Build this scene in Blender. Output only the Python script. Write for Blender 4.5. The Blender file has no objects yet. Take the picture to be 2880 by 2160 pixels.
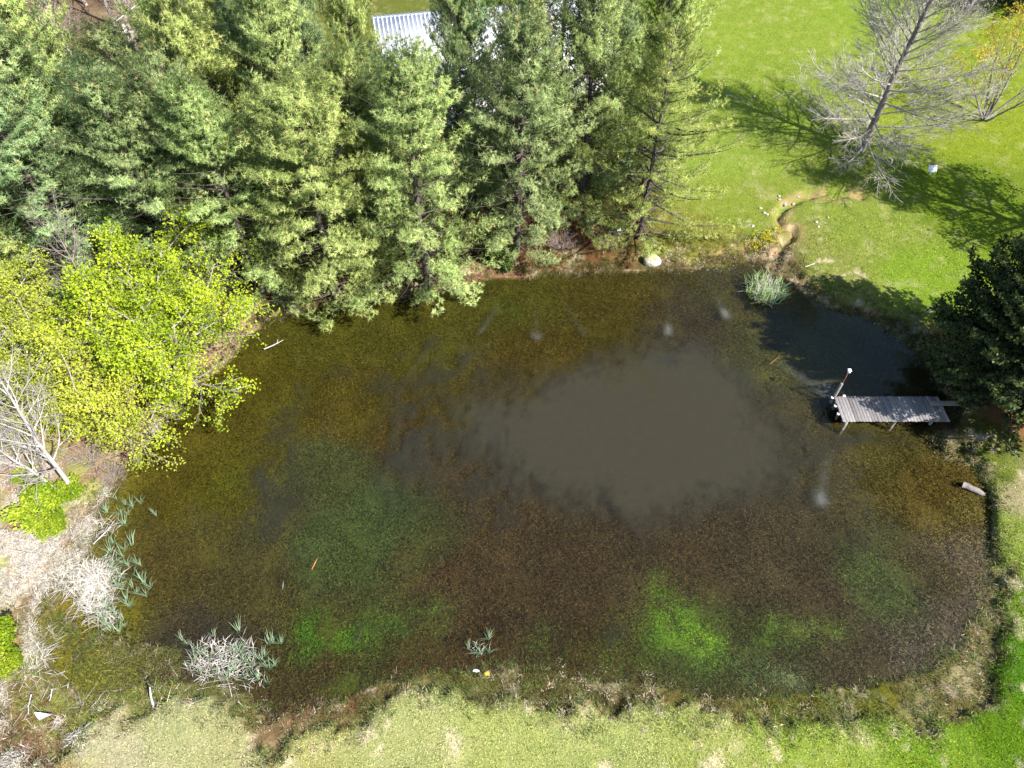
import bpy, math, random
import numpy as np
from mathutils import Vector, Matrix

R = math.radians
rng = random.Random(7)
nr = np.random.RandomState(11)
S = bpy.context.scene
COL = S.collection

# ------------------------------------------------------------------ camera
CAM_Z, PITCH, FPX = 25.0, 51.0, 2000.0          # metres, degrees below horizon, focal length in photo pixels
cam_d = bpy.data.cameras.new('camera')
cam_d.sensor_width = 36.0
cam_d.lens = 36.0 * FPX / 2880.0
cam_d.clip_start, cam_d.clip_end = 0.5, 2000.0
cam = bpy.data.objects.new('camera', cam_d)
COL.objects.link(cam)
cam.location = (0, 0, CAM_Z)
cam.rotation_euler = (R(90 - PITCH), 0, 0)
S.camera = cam

# ------------------------------------------------------------------ sky and sun
SUN_EL = R(43.0)
SUN_DIR = Vector((0.80 * math.cos(SUN_EL), -0.60 * math.cos(SUN_EL), math.sin(SUN_EL)))   # towards the sun
W = bpy.data.worlds.new('World')
S.world = W
W.use_nodes = True
wn = W.node_tree.nodes
sky = wn.new('ShaderNodeTexSky')
sky.sky_type = 'NISHITA'
sky.sun_disc = False
sky.sun_elevation = SUN_EL
sky.sun_rotation = math.atan2(SUN_DIR.x, SUN_DIR.y)
sky.air_density, sky.dust_density, sky.ozone_density = 1.0, 0.6, 1.2
W.node_tree.links.new(sky.outputs[0], wn['Background'].inputs[0])
wn['Background'].inputs[1].default_value = 0.10
sun_d = bpy.data.lights.new('sun', 'SUN')
sun_d.energy = 4.6
sun_d.angle = R(0.5)
sun_d.color = (1.0, 0.95, 0.87)
sun = bpy.data.objects.new('sun', sun_d)
COL.objects.link(sun)
sun.rotation_euler = SUN_DIR.to_track_quat('Z', 'Y').to_euler()
sun.location = (30, -20, 60)
S.view_settings.view_transform = 'Standard'
S.view_settings.look = 'None'
S.view_settings.exposure = 1.55
S.view_settings.gamma = 1.0
S.view_settings.use_curve_mapping = False
S.render.engine = 'CYCLES'
S.cycles.max_bounces = 6
S.cycles.diffuse_bounces = 3
S.cycles.glossy_bounces = 2
S.cycles.transmission_bounces = 4
S.cycles.transparent_max_bounces = 12
S.cycles.caustics_reflective = False
S.cycles.caustics_refractive = False

CP, SP = math.cos(R(PITCH)), math.sin(R(PITCH))


def at(px, py, z=0.0):
    """world point at height z under a point of the survey photograph"""
    u, v = (px - 1440) / FPX, (py - 1080) / FPX
    dn, fw = SP + v * CP, CP - v * SP
    d = (CAM_Z - z) / dn
    return (u * d, fw * d, z)


def ats(pts, z=0.0):
    return np.array([at(p[0], p[1], z)[:2] for p in pts])


# ------------------------------------------------------------------ numpy helpers
def vnoise(x, y, seed=0):
    xi, yi = np.floor(x).astype(np.int64), np.floor(y).astype(np.int64)
    xf, yf = x - xi, y - yi
    def h(a, b):
        n = (a * 374761393 + b * 668265263 + seed * 1442695041) & 0xFFFFFFFF
        n = ((n ^ (n >> 13)) * 1274126177) & 0xFFFFFFFF
        return ((n ^ (n >> 16)) & 0xFFFF) / 65535.0
    u, v = xf * xf * (3 - 2 * xf), yf * yf * (3 - 2 * yf)
    return (h(xi, yi) * (1 - u) + h(xi + 1, yi) * u) * (1 - v) + (h(xi, yi + 1) * (1 - u) + h(xi + 1, yi + 1) * u) * v


def fbm(x, y, seed=0, octv=4, gain=0.5):
    a, s, t = 1.0, 0.0, 0.0
    for i in range(octv):
        c, q = math.cos(i * 0.9), math.sin(i * 0.9)
        s = s + a * vnoise((x * c - y * q) * 2 ** i + 17.3 * i, (x * q + y * c) * 2 ** i - 9.1 * i, seed + i)
        t += a
        a *= gain
    return s / t


def unit(v):
    return v / (np.linalg.norm(v, axis=-1, keepdims=True) + 1e-9)


def sstep(a, b, x):
    t = np.clip((x - a) / (b - a), 0, 1)
    return t * t * (3 - 2 * t)


def smooth_poly(P, k=4):
    n, out = len(P), []
    for i in range(n):
        p0, p1, p2, p3 = P[i - 1], P[i], P[(i + 1) % n], P[(i + 2) % n]
        for j in range(k):
            t = j / k
            out.append(0.5 * ((2 * p1) + (p2 - p0) * t + (2 * p0 - 5 * p1 + 4 * p2 - p3) * t * t + (3 * p1 - p0 - 3 * p2 + p3) * t ** 3))
    return np.array(out)


def sdf(P, X, Y):
    """signed distance to a closed outline, positive outside"""
    d2 = np.full(X.shape, 1e9)
    ins = np.zeros(X.shape, bool)
    n = len(P)
    for i in range(n):
        ax, ay = P[i]
        bx, by = P[(i + 1) % n]
        ex, ey = bx - ax, by - ay
        t = np.clip(((X - ax) * ex + (Y - ay) * ey) / (ex * ex + ey * ey + 1e-9), 0, 1)
        d2 = np.minimum(d2, (X - ax - t * ex) ** 2 + (Y - ay - t * ey) ** 2)
        c = ((ay > Y) != (by > Y)) & (X < ex * (Y - ay) / (by - ay + 1e-12) + ax)
        ins ^= c
    d = np.sqrt(d2)
    return np.where(ins, -d, d)


def dist_line(P, X, Y):
    d2 = np.full(X.shape, 1e9)
    for i in range(len(P) - 1):
        ax, ay = P[i]
        bx, by = P[i + 1]
        ex, ey = bx - ax, by - ay
        t = np.clip(((X - ax) * ex + (Y - ay) * ey) / (ex * ex + ey * ey + 1e-9), 0, 1)
        d2 = np.minimum(d2, (X - ax - t * ex) ** 2 + (Y - ay - t * ey) ** 2)
    return np.sqrt(d2)


def lin(c):
    c = np.asarray(c, float) / 255.0
    return np.where(c <= 0.04045, c / 12.92, ((c + 0.055) / 1.055) ** 2.4)


# ------------------------------------------------------------------ mesh helpers
def mesh_np(name, V, tris=None, quads=None, mat=None, tint=None, parent=None, attrs=None, smooth=False, link=True, nrm=None):
    me = bpy.data.meshes.new(name)
    V = np.asarray(V, np.float32)
    if nrm is not None:          # wind every face towards its soft normal
        smooth = True
        for F in (tris, quads):
            if F is not None and len(F):
                g_ = np.cross(V[F[:, 1]] - V[F[:, 0]], V[F[:, 2]] - V[F[:, 0]])
                bad = (g_ * nrm[F[:, 0]]).sum(1) < 0
                F[bad] = F[bad][:, ::-1]
    nt = 0 if tris is None else len(tris)
    nq = 0 if quads is None else len(quads)
    loops = []
    if nt: loops.append(np.asarray(tris, np.int32).ravel())
    if nq: loops.append(np.asarray(quads, np.int32).ravel())
    loops = np.concatenate(loops)
    me.vertices.add(len(V))
    me.vertices.foreach_set('co', V.ravel())
    me.loops.add(len(loops))
    me.loops.foreach_set('vertex_index', loops)
    me.polygons.add(nt + nq)
    starts = np.concatenate([np.arange(nt) * 3, nt * 3 + np.arange(nq) * 4]).astype(np.int32)
    me.polygons.foreach_set('loop_start', starts)
    if smooth:
        me.polygons.foreach_set('use_smooth', np.ones(nt + nq, bool))
    if tint is not None:
        a = me.attributes.new('tint', 'FLOAT_COLOR', 'POINT')
        c = np.ones((len(V), 4), np.float32)
        c[:, :3] = tint
        a.data.foreach_set('color', c.ravel())
    if nrm is not None:          # soft normals: every sliver is shaded like the tuft or sward it belongs to
        a = me.attributes.new('custom_normal', 'FLOAT_VECTOR', 'POINT')
        a.data.foreach_set('vector', np.asarray(nrm, np.float32).ravel())
    for k, v in (attrs or {}).items():
        a = me.attributes.new(k, 'FLOAT', 'POINT')
        a.data.foreach_set('value', np.asarray(v, np.float32))
    me.update(calc_edges=True)
    if mat: me.materials.append(mat)
    if not link: return me
    return obj(name, me, parent)


def obj(name, me, parent=None, loc=None):
    o = bpy.data.objects.new(name, me)
    COL.objects.link(o)
    if parent is not None: o.parent = parent
    if loc is not None: o.location = loc
    return o


def thing(name, label, cat, loc=(0, 0, 0), rz=0.0, group=None):
    o = bpy.data.objects.new(name, None)
    COL.objects.link(o)
    o.empty_display_size = 0.2
    o.location, o.rotation_euler = loc, (0, 0, rz)
    return tag(o, label, cat, group)


def tag(o, label=None, cat=None, group=None, kind=None):
    if label: o['label'] = label
    if cat: o['category'] = cat
    if group: o['group'] = group
    if kind: o['kind'] = kind
    return o


def copy_tree(src, loc, rz=0.0, sc=(1, 1, 1), label=None, group=None, tilt=(0, 0)):
    r = src.copy()
    COL.objects.link(r)
    r.location, r.rotation_euler, r.scale = loc, (tilt[0], tilt[1], rz), sc
    if label: r['label'] = label
    if group: r['group'] = group
    for ch in list(src.children):
        c = ch.copy()
        COL.objects.link(c)
        c.parent = r
        for g in list(ch.children):
            d = g.copy()
            COL.objects.link(d)
            d.parent = c
    return r


class Geo:
    """collects boxes, tubes and raw faces, then links them as one mesh"""
    def __init__(s): s.v, s.q, s.t, s.n = [], [], [], 0
    def add(s, V, q=None, t=None):
        V = np.asarray(V, float).reshape(-1, 3)
        if q is not None and len(q): s.q.append(np.asarray(q) + s.n)
        if t is not None and len(t): s.t.append(np.asarray(t) + s.n)
        s.v.append(V)
        s.n += len(V)
        return s
    def box(s, c, d, rot=None):
        x, y, z = d[0] / 2, d[1] / 2, d[2] / 2
        b = min(x, y, z) * 0.18
        V, Q = [], []
        for (zz, k) in ((-z, b), (-z + b, 0), (z - b, 0), (z, b)):
            V += [(-x + k, -y + k, zz), (x - k, -y + k, zz), (x - k, y - k, zz), (-x + k, y - k, zz)]
        Q.append((3, 2, 1, 0))
        for l in range(3):
            for i in range(4):
                j = (i + 1) % 4
                Q.append((l * 4 + i, l * 4 + j, l * 4 + 4 + j, l * 4 + 4 + i))
        Q.append((12, 13, 14, 15))
        V = np.array(V)
        if rot is not None: V = V @ np.array(rot.to_matrix() if hasattr(rot, 'to_matrix') else rot).T
        return s.add(V + np.array(c), Q)
    def tube(s, pts, rad, sides=6, cap=True):
        V, Q, T = tube_np(np.asarray(pts, float), np.asarray(rad, float), sides, cap)
        return s.add(V, Q, T)
    def tubes(s, polys, sides=4):
        for p, r in polys: s.tube(p, r, sides, False)
        return s
    def build(s, name, mat, parent=None, smooth=False, link=True, tint=None):
        return mesh_np(name, np.concatenate(s.v), np.concatenate(s.t) if s.t else None, np.concatenate(s.q) if s.q else None,
                       mat, tint, parent, smooth=smooth, link=link)


def tube_np(P, r, sides=6, cap=True):
    n = len(P)
    T = np.gradient(P, axis=0)
    T /= np.linalg.norm(T, axis=1)[:, None] + 1e-9
    ref = np.array([0.31, 0.17, 1.0]) if abs(T[0, 2]) < 0.8 else np.array([1.0, 0.21, 0.1])
    A = np.cross(T, ref)
    A /= np.linalg.norm(A, axis=1)[:, None] + 1e-9
    B = np.cross(T, A)
    ang = np.arange(sides) * 2 * math.pi / sides
    V = P[:, None] + r[:, None, None] * (np.cos(ang)[None, :, None] * A[:, None] + np.sin(ang)[None, :, None] * B[:, None])
    i, j = np.meshgrid(np.arange(n - 1), np.arange(sides), indexing='ij')
    j2 = (j + 1) % sides
    Q = np.stack([i * sides + j, i * sides + j2, (i + 1) * sides + j2, (i + 1) * sides + j], -1).reshape(-1, 4)
    V = V.reshape(-1, 3)
    tr = []
    if cap:
        for base in (0, (n - 1) * sides):
            for k in range(1, sides - 1): tr.append((base, base + k, base + k + 1))
    return V, Q, tr


# ------------------------------------------------------------------ materials
def mat_new(name):
    m = bpy.data.materials.new(name)
    m.use_nodes = True
    nt = m.node_tree
    nt.nodes.clear()
    out = nt.nodes.new('ShaderNodeOutputMaterial')
    return m, nt, out


def nd(nt, typ, **kw):
    n = nt.nodes.new(typ)
    for k, v in kw.items(): setattr(n, k, v)
    return n


def noise_node(nt, scale, detail=4, rough=0.6, src='Object', dim=None):
    tc = nd(nt, 'ShaderNodeTexCoord')
    n = nd(nt, 'ShaderNodeTexNoise')
    n.inputs['Scale'].default_value = scale
    n.inputs['Detail'].default_value = detail
    n.inputs['Roughness'].default_value = rough
    nt.links.new(tc.outputs[src], n.inputs['Vector'])
    return n


def ramp_node(nt, fac, stops):
    r = nd(nt, 'ShaderNodeValToRGB')
    el = r.color_ramp.elements
    while len(el) < len(stops): el.new(0.5)
    for e, (p, c) in zip(el, stops):
        e.position = p
        e.color = (*c, 1)
    nt.links.new(fac, r.inputs[0])
    return r


def mixmul(nt, a, b, fac=1.0):
    m = nd(nt, 'ShaderNodeMix', data_type='RGBA', blend_type='MULTIPLY')
    m.inputs[0].default_value = fac
    nt.links.new(a, m.inputs[6])
    nt.links.new(b, m.inputs[7])
    return m.outputs[2]


def leaf_mat(name, trans=0.35, rough=0.5, spec=0.25, var=0.16):
    m, nt, out = mat_new(name)
    L = nt.links.new
    at_ = nd(nt, 'ShaderNodeAttribute', attribute_name='tint')
    oi = nd(nt, 'ShaderNodeObjectInfo')
    mr = nd(nt, 'ShaderNodeMapRange')
    mr.inputs[3].default_value, mr.inputs[4].default_value = 1 - var, 1 + var
    L(oi.outputs['Random'], mr.inputs[0])
    hs = nd(nt, 'ShaderNodeHueSaturation')
    mh = nd(nt, 'ShaderNodeMapRange')
    mh.inputs[3].default_value, mh.inputs[4].default_value = 0.5 - var * 0.08, 0.5 + var * 0.10
    mm = nd(nt, 'ShaderNodeMath', operation='FRACT')
    m7 = nd(nt, 'ShaderNodeMath', operation='MULTIPLY')
    m7.inputs[1].default_value = 7.31
    L(oi.outputs['Random'], m7.inputs[0]); L(m7.outputs[0], mm.inputs[0]); L(mm.outputs[0], mh.inputs[0])
    L(mh.outputs[0], hs.inputs['Hue']); L(mr.outputs[0], hs.inputs['Value'])
    L(at_.outputs['Color'], hs.inputs['Color'])
    p = nd(nt, 'ShaderNodeBsdfPrincipled')
    p.inputs['Roughness'].default_value = rough
    p.inputs['Specular IOR Level'].default_value = spec
    L(hs.outputs[0], p.inputs['Base Color'])
    t = nd(nt, 'ShaderNodeBsdfTranslucent')
    L(hs.outputs[0], t.inputs['Color'])
    mx = nd(nt, 'ShaderNodeMixShader')
    mx.inputs[0].default_value = trans
    L(p.outputs[0], mx.inputs[1]); L(t.outputs[0], mx.inputs[2]); L(mx.outputs[0], out.inputs[0])
    return m


def surf_mat(name, c1, c2, scale=6.0, rough=0.85, spec=0.2, bump=0.0, stretch=None, per_obj=0.0, detail=5, c3=None, metal=0.0):
    """two or three colours broken up by noise, with optional bump, grain stretch and per-object brightness"""
    m, nt, out = mat_new(name)
    L = nt.links.new
    n = noise_node(nt, scale, detail, 0.65)
    tc = n.inputs['Vector'].links[0].from_node
    if stretch:
        mp = nd(nt, 'ShaderNodeMapping')
        mp.inputs['Scale'].default_value = stretch
        L(tc.outputs['Object'], mp.inputs['Vector']); L(mp.outputs[0], n.inputs['Vector'])
        if per_obj:
            oi0 = nd(nt, 'ShaderNodeObjectInfo')
            va = nd(nt, 'ShaderNodeVectorMath', operation='ADD')
            sc = nd(nt, 'ShaderNodeMath', operation='MULTIPLY'); sc.inputs[1].default_value = 57.0
            L(oi0.outputs['Random'], sc.inputs[0]); L(mp.outputs[0], va.inputs[0]); L(sc.outputs[0], va.inputs[1]); L(va.outputs[0], n.inputs['Vector'])
    stops = [(0.32, c1), (0.68, c2)] if c3 is None else [(0.28, c1), (0.5, c2), (0.72, c3)]
    r = ramp_node(nt, n.outputs[0], stops)
    col = r.outputs[0]
    if per_obj:
        oi = nd(nt, 'ShaderNodeObjectInfo')
        mr = nd(nt, 'ShaderNodeMapRange')
        mr.inputs[3].default_value, mr.inputs[4].default_value = 1 - per_obj, 1 + per_obj
        L(oi.outputs['Random'], mr.inputs[0])
        col = mixmul(nt, col, mr.outputs[0])
    p = nd(nt, 'ShaderNodeBsdfPrincipled')
    p.inputs['Roughness'].default_value = rough
    p.inputs['Specular IOR Level'].default_value = spec
    p.inputs['Metallic'].default_value = metal
    L(col, p.inputs['Base Color'])
    if bump:
        b = nd(nt, 'ShaderNodeBump')
        b.inputs['Strength'].default_value = bump
        b.inputs['Distance'].default_value = 0.05
        L(n.outputs[0], b.inputs['Height']); L(b.outputs[0], p.inputs['Normal'])
    L(p.outputs[0], out.inputs[0])
    return m


def ground_mat(name, hf=(0.55, 1.5), scale=16.0, bump=0.6):
    m, nt, out = mat_new(name)
    L = nt.links.new
    a = nd(nt, 'ShaderNodeAttribute', attribute_name='tint')
    n1, n2 = noise_node(nt, scale, 6, 0.75), noise_node(nt, scale * 0.16, 4, 0.6)
    r1 = ramp_node(nt, n1.outputs[0], [(0.3, (hf[0],) * 3), (0.5, (0.98,) * 3), (0.72, (hf[1],) * 3)])
    r2 = ramp_node(nt, n2.outputs[0], [(0.3, (0.86, 0.90, 0.84)), (0.7, (1.14, 1.08, 1.12))])
    c = mixmul(nt, a.outputs['Color'], r1.outputs[0])
    c = mixmul(nt, c, r2.outputs[0])
    p = nd(nt, 'ShaderNodeBsdfPrincipled')
    p.inputs['Roughness'].default_value = 0.95
    p.inputs['Specular IOR Level'].default_value = 0.05
    L(c, p.inputs['Base Color'])
    b = nd(nt, 'ShaderNodeBump')
    b.inputs['Strength'].default_value = bump
    b.inputs['Distance'].default_value = 0.06
    L(n1.outputs[0], b.inputs['Height']); L(b.outputs[0], p.inputs['Normal']); L(p.outputs[0], out.inputs[0])
    return m


def blade_mat(name, trans=0.3):
    return leaf_mat(name, trans, 0.6, 0.12, 0.0)


M = {}
M['ground'] = ground_mat('ground_cover')
M['bed'] = ground_mat('pond_bed_silt', (0.6, 1.4), 14.0, 0.5)
M['needle'] = leaf_mat('pine_needle', 0.42, 0.55, 0.15, 0.12)
M['leaf'] = leaf_mat('spring_leaf', 0.42, 0.45, 0.25, 0.06)
M['dark_leaf'] = leaf_mat('evergreen_leaf', 0.15, 0.45, 0.25, 0.06)
M['blade'] = blade_mat('reed_blade')
M['grass'] = leaf_mat('grass_blade', 0.15, 0.7, 0.08, 0.0)
M['weed'] = leaf_mat('submerged_weed', 0.1, 0.7, 0.05, 0.0)
M['bark_pine'] = surf_mat('pine_bark', (0.035, 0.028, 0.024), (0.11, 0.09, 0.08), 9, bump=0.5, stretch=(1, 1, 0.25))
M['bark_pale'] = surf_mat('pale_bark', (0.16, 0.135, 0.115), (0.36, 0.32, 0.29), 7, bump=0.4, stretch=(1, 1, 0.3))
M['bark_lawn'] = surf_mat('lawn_tree_bark', (0.20, 0.175, 0.15), (0.44, 0.41, 0.37), 5, bump=0.4, stretch=(1, 1, 0.4))
M['bark_grey'] = surf_mat('grey_bark', (0.10, 0.085, 0.075), (0.25, 0.22, 0.20), 7, bump=0.4, stretch=(1, 1, 0.3))
M['dead_wood'] = surf_mat('bleached_dead_wood', (0.24, 0.215, 0.20), (0.46, 0.43, 0.41), 8, bump=0.3, stretch=(1, 1, 0.3))
M['bark_brown'] = surf_mat('brown_twig_bark', (0.16, 0.125, 0.11), (0.36, 0.30, 0.265), 7)
M['plank'] = surf_mat('weathered_plank', (0.085, 0.078, 0.078), (0.18, 0.168, 0.165), 5, rough=0.9, bump=0.5, stretch=(16, 1.2, 4), per_obj=0.28, c3=(0.28, 0.262, 0.25))
M['beam'] = surf_mat('dark_timber', (0.07, 0.06, 0.05), (0.19, 0.165, 0.145), 8, bump=0.4, stretch=(1, 6, 6))
M['post'] = surf_mat('pale_post_timber', (0.13, 0.115, 0.095), (0.27, 0.245, 0.21), 8, bump=0.4, stretch=(5, 5, 1))
M['rust'] = surf_mat('rusty_steel', (0.09, 0.035, 0.022), (0.22, 0.09, 0.05), 20, rough=0.7)
M['white'] = surf_mat('white_paint', (0.62, 0.63, 0.65), (0.80, 0.80, 0.80), 5, rough=0.5)
M['grey_panel'] = surf_mat('weathered_white_panel', (0.5, 0.5, 0.52), (0.74, 0.74, 0.76), 9, rough=0.6)
M['roof'] = surf_mat('white_metal_roof', (0.62, 0.63, 0.66), (0.78, 0.78, 0.79), 3, rough=0.45, spec=0.4)
M['siding'] = surf_mat('white_siding', (0.55, 0.54, 0.54), (0.68, 0.67, 0.66), 4, rough=0.6)
M['glass'] = surf_mat('dark_window_glass', (0.02, 0.025, 0.03), (0.05, 0.055, 0.06), 2, rough=0.1, spec=0.6)
M['stone'] = surf_mat('pale_stone', (0.20, 0.18, 0.15), (0.42, 0.39, 0.34), 6, bump=0.8)
M['driveway'] = surf_mat('pale_concrete_drive', (0.50, 0.47, 0.46), (0.66, 0.63, 0.62), 3, bump=0.2)
M['blue'] = surf_mat('blue_plastic', (0.012, 0.03, 0.16), (0.02, 0.05, 0.26), 4, rough=0.4, spec=0.4)
M['log'] = surf_mat('bleached_log', (0.10, 0.085, 0.075), (0.28, 0.25, 0.23), 7, bump=0.6, stretch=(1, 8, 8))
M['char'] = surf_mat('dark_cut_end', (0.012, 0.011, 0.01), (0.035, 0.03, 0.026), 8)
M['orange'] = surf_mat('orange_bark', (0.30, 0.12, 0.03), (0.45, 0.20, 0.06), 9)
M['redwood'] = surf_mat('red_brown_stick', (0.16, 0.06, 0.03), (0.26, 0.11, 0.06), 9)
M['yellow'] = surf_mat('yellow_ball_plastic', (0.42, 0.25, 0.03), (0.55, 0.34, 0.05), 4, rough=0.4)
M['wire'] = surf_mat('pale_wire', (0.5, 0.5, 0.5), (0.66, 0.66, 0.66), 4, rough=0.4)
M['cattail'] = surf_mat('cattail_head', (0.22, 0.15, 0.10), (0.46, 0.37, 0.29), 20)

# ------------------------------------------------------------------ outlines of the place (surveyed from the photo)
WATER = smooth_poly(ats([
    (347, 1328), (450, 1205), (560, 1085), (655, 1000), (700, 945), (745, 905), (800, 880), (900, 865), (1040, 850), (1180, 830), (1290, 800),
    (1385, 782), (1470, 775), (1520, 765), (1600, 762), (1700, 765), (1780, 762), (1857, 755), (1952, 757), (2050, 748), (2115, 738), (2170, 765), (2224, 794),
    (2280, 833), (2332, 866), (2400, 888), (2470, 915), (2523, 950), (2575, 1000), (2620, 1060), (2650, 1120), (2645, 1170), (2625, 1215), (2634, 1250),
    (2666, 1267), (2723, 1310), (2757, 1349), (2783, 1401), (2788, 1462), (2792, 1570), (2784, 1683), (2731, 1765), (2680, 1840), (2571, 1910),
    (2462, 1932), (2310, 1945), (2137, 1955), (1920, 1945), (1741, 1915), (1611, 1893), (1481, 1885), (1350, 1890), (1199, 1897), (1068, 1932), (960, 1970), (850, 1995),
    (790, 2005), (762, 2035), (735, 2000), (651, 1950), (540, 1932), (430, 1940), (340, 1945), (250, 1940), (175, 1905), (120, 1845), (90, 1740),
    (140, 1650), (205, 1590), (250, 1530), (262, 1470), (290, 1410)]))
LIP = smooth_poly(ats([
    (300, 1330), (430, 1180), (545, 1060), (640, 975), (690, 925), (735, 880), (800, 850), (900, 840), (1040, 825), (1180, 805), (1290, 775),
    (1385, 755), (1470, 745), (1520, 740), (1600, 735), (1700, 740), (1780, 735), (1857, 725), (1952, 730), (2050, 715), (2120, 700), (2185, 735), (2250, 775),
    (2310, 815), (2380, 848), (2450, 870), (2520, 905), (2580, 950), (2630, 1000), (2680, 1060), (2700, 1120), (2690, 1180), (2672, 1215), (2690, 1245),
    (2730, 1282), (2751, 1306), (2781, 1347), (2792, 1434), (2797, 1470), (2814, 1548), (2831, 1648), (2823, 1787), (2800, 1880), (2788, 1952), (2714, 2002),
    (2623, 2028), (2475, 2043), (2302, 2047), (2154, 2039), (1981, 2006), (1871, 1987), (1750, 1984), (1602, 2008), (1502, 1991), (1350, 1982), (1242, 1961),
    (1142, 1969), (1047, 2000), (960, 2060), (900, 2080), (790, 2110), (730, 2080), (640, 2010), (540, 1985), (430, 2000), (330, 2010), (230, 2070), (130, 2140), (20, 2130),
    (-60, 2060), (-60, 1960), (40, 1890), (70, 1800), (40, 1730), (70, 1650), (140, 1600), (200, 1530), (225, 1450), (255, 1380)]))
MURK = smooth_poly(ats([(1290, 1150), (1400, 1105), (1540, 1070), (1680, 1015), (1820, 970), (1950, 965), (2050, 1030), (2130, 1110), (2200, 1210),
                        (2215, 1290), (2150, 1370), (2040, 1430), (1900, 1462), (1780, 1462), (1640, 1425), (1520, 1385), (1430, 1330), (1340, 1240)]))
GULLY = ats([(2420, 572), (2370, 560), (2330, 570), (2290, 560), (2240, 575), (2200, 600), (2187, 620), (2187, 650), (2230, 655), (2228, 672), (2205, 690), (2200, 710), (2187, 730), (2180, 760)])
DRIVE = np.array([(-60, 30.5), (-40, 33.0), (-30, 35.2), (-22, 38.0), (-12, 39.6), (-4, 40.3), (3, 41.0), (3, 44.5), (-12, 43.6), (-22, 42.0), (-30, 39.6), (-40, 37.4), (-60, 35.5)])


def ground_z(X, Y):
    X, Y = np.asarray(X, float), np.asarray(Y, float)
    d = sdf(WATER, X, Y) + (fbm(X * 1.1, Y * 1.1, 5) - 0.5) * 0.5
    wob = (fbm(X * 0.9, Y * 0.9, 21, 3) - 0.5) * 1.0 + (fbm(X * 2.7, Y * 2.7, 23, 3) - 0.5) * 0.62
    dl = sdf(LIP, X, Y) + wob
    g = dist_line(GULLY, X, Y) + (fbm(X * 2, Y * 2, 31) - 0.5) * 0.5
    t = -d
    mk = sdf(MURK, X, Y)
    bed = -0.05 - 0.30 * sstep(0, 2.5, t) - 0.5 * sstep(0.8, -2.0, mk)
    right = sstep(12, 17, X) * sstep(20, 17, Y)
    land = 0.015 + 0.07 * sstep(0, 1.2, d) + (0.22 + 0.06 * right) * sstep(-0.02, 0.14, dl) + 0.35 * sstep(0.3, 14, dl)
    land = land + 0.05 * (fbm(X * 0.7, Y * 0.7, 3) - 0.5) + 0.06 * (fbm(X * 2.6, Y * 2.6, 4, 3) - 0.5) * sstep(0, 0.5, d)
    land = land - 0.30 * sstep(0.32, 0.08, g) * sstep(0.0, 0.6, d)
    return np.where(d < 0, bed, land), d, dl, g, mk


def axis(f0, f1, step, lo, hi, m0, m1):
    """fine in the middle, a little coarser to m0 and m1, then stretched out to the horizon"""
    a = list(np.arange(f0, f1 + 1e-6, step))
    s, x = step, f1
    while x < hi:
        s = min(s * 1.06, 0.34) if x < m1 else min(s * 1.25, 80); x += s; a.append(x)
    s, x = step, f0
    while x > lo:
        s = min(s * 1.06, 0.34) if x > m0 else min(s * 1.25, 80); x -= s; a.insert(0, x)
    return np.array(a)


GX, GY = axis(-21.0, 22.0, 0.165, -700, 700, -26, 42), axis(4.4, 32.0, 0.165, -600, 900, 3.5, 62)
XX, YY = np.meshgrid(GX, GY, indexing='ij')
X, Y = XX.ravel(), YY.ravel()
Z, Dw, Dl, Dg, Dm = ground_z(X, Y)
nx, ny = len(GX), len(GY)
FIELD = np.stack([Z, Dw, Dl, Dg, Dm], -1).reshape(nx, ny, 5)


def look(F, x, y):
    """read a field of the ground grid at any points"""
    i = np.clip(np.searchsorted(GX, x) - 1, 0, nx - 2)
    j = np.clip(np.searchsorted(GY, y) - 1, 0, ny - 2)
    u = ((x - GX[i]) / (GX[i + 1] - GX[i]))[:, None]
    v = ((y - GY[j]) / (GY[j + 1] - GY[j]))[:, None]
    return F[i, j] * (1 - u) * (1 - v) + F[i + 1, j] * u * (1 - v) + F[i, j + 1] * (1 - u) * v + F[i + 1, j + 1] * u * v


def ground_at(x, y):
    return look(FIELD, np.asarray(x, float), np.asarray(y, float)).T


def gz(x, y):
    return float(ground_at(np.array([x]), np.array([y]))[0][0])


def hit(px, py):
    z = 0.2
    for _ in range(4):
        x, y, _z = at(px, py, z)
        z = gz(x, y)
    return Vector((x, y, z))


# ------------------------------------------------------------------ what colour the ground is, where
KEXP = 3.4      # displayed brightness of a sunlit surface of albedo 1


def anchors(lst, zz=0.2):
    P = np.array([at(a[0], a[1], zz)[:2] for a in lst])
    C = np.array([lin(a[2]) for a in lst]) / KEXP
    Wt = np.array([a[3] if len(a) > 3 else 1.0 for a in lst])
    return P, C, Wt


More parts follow.
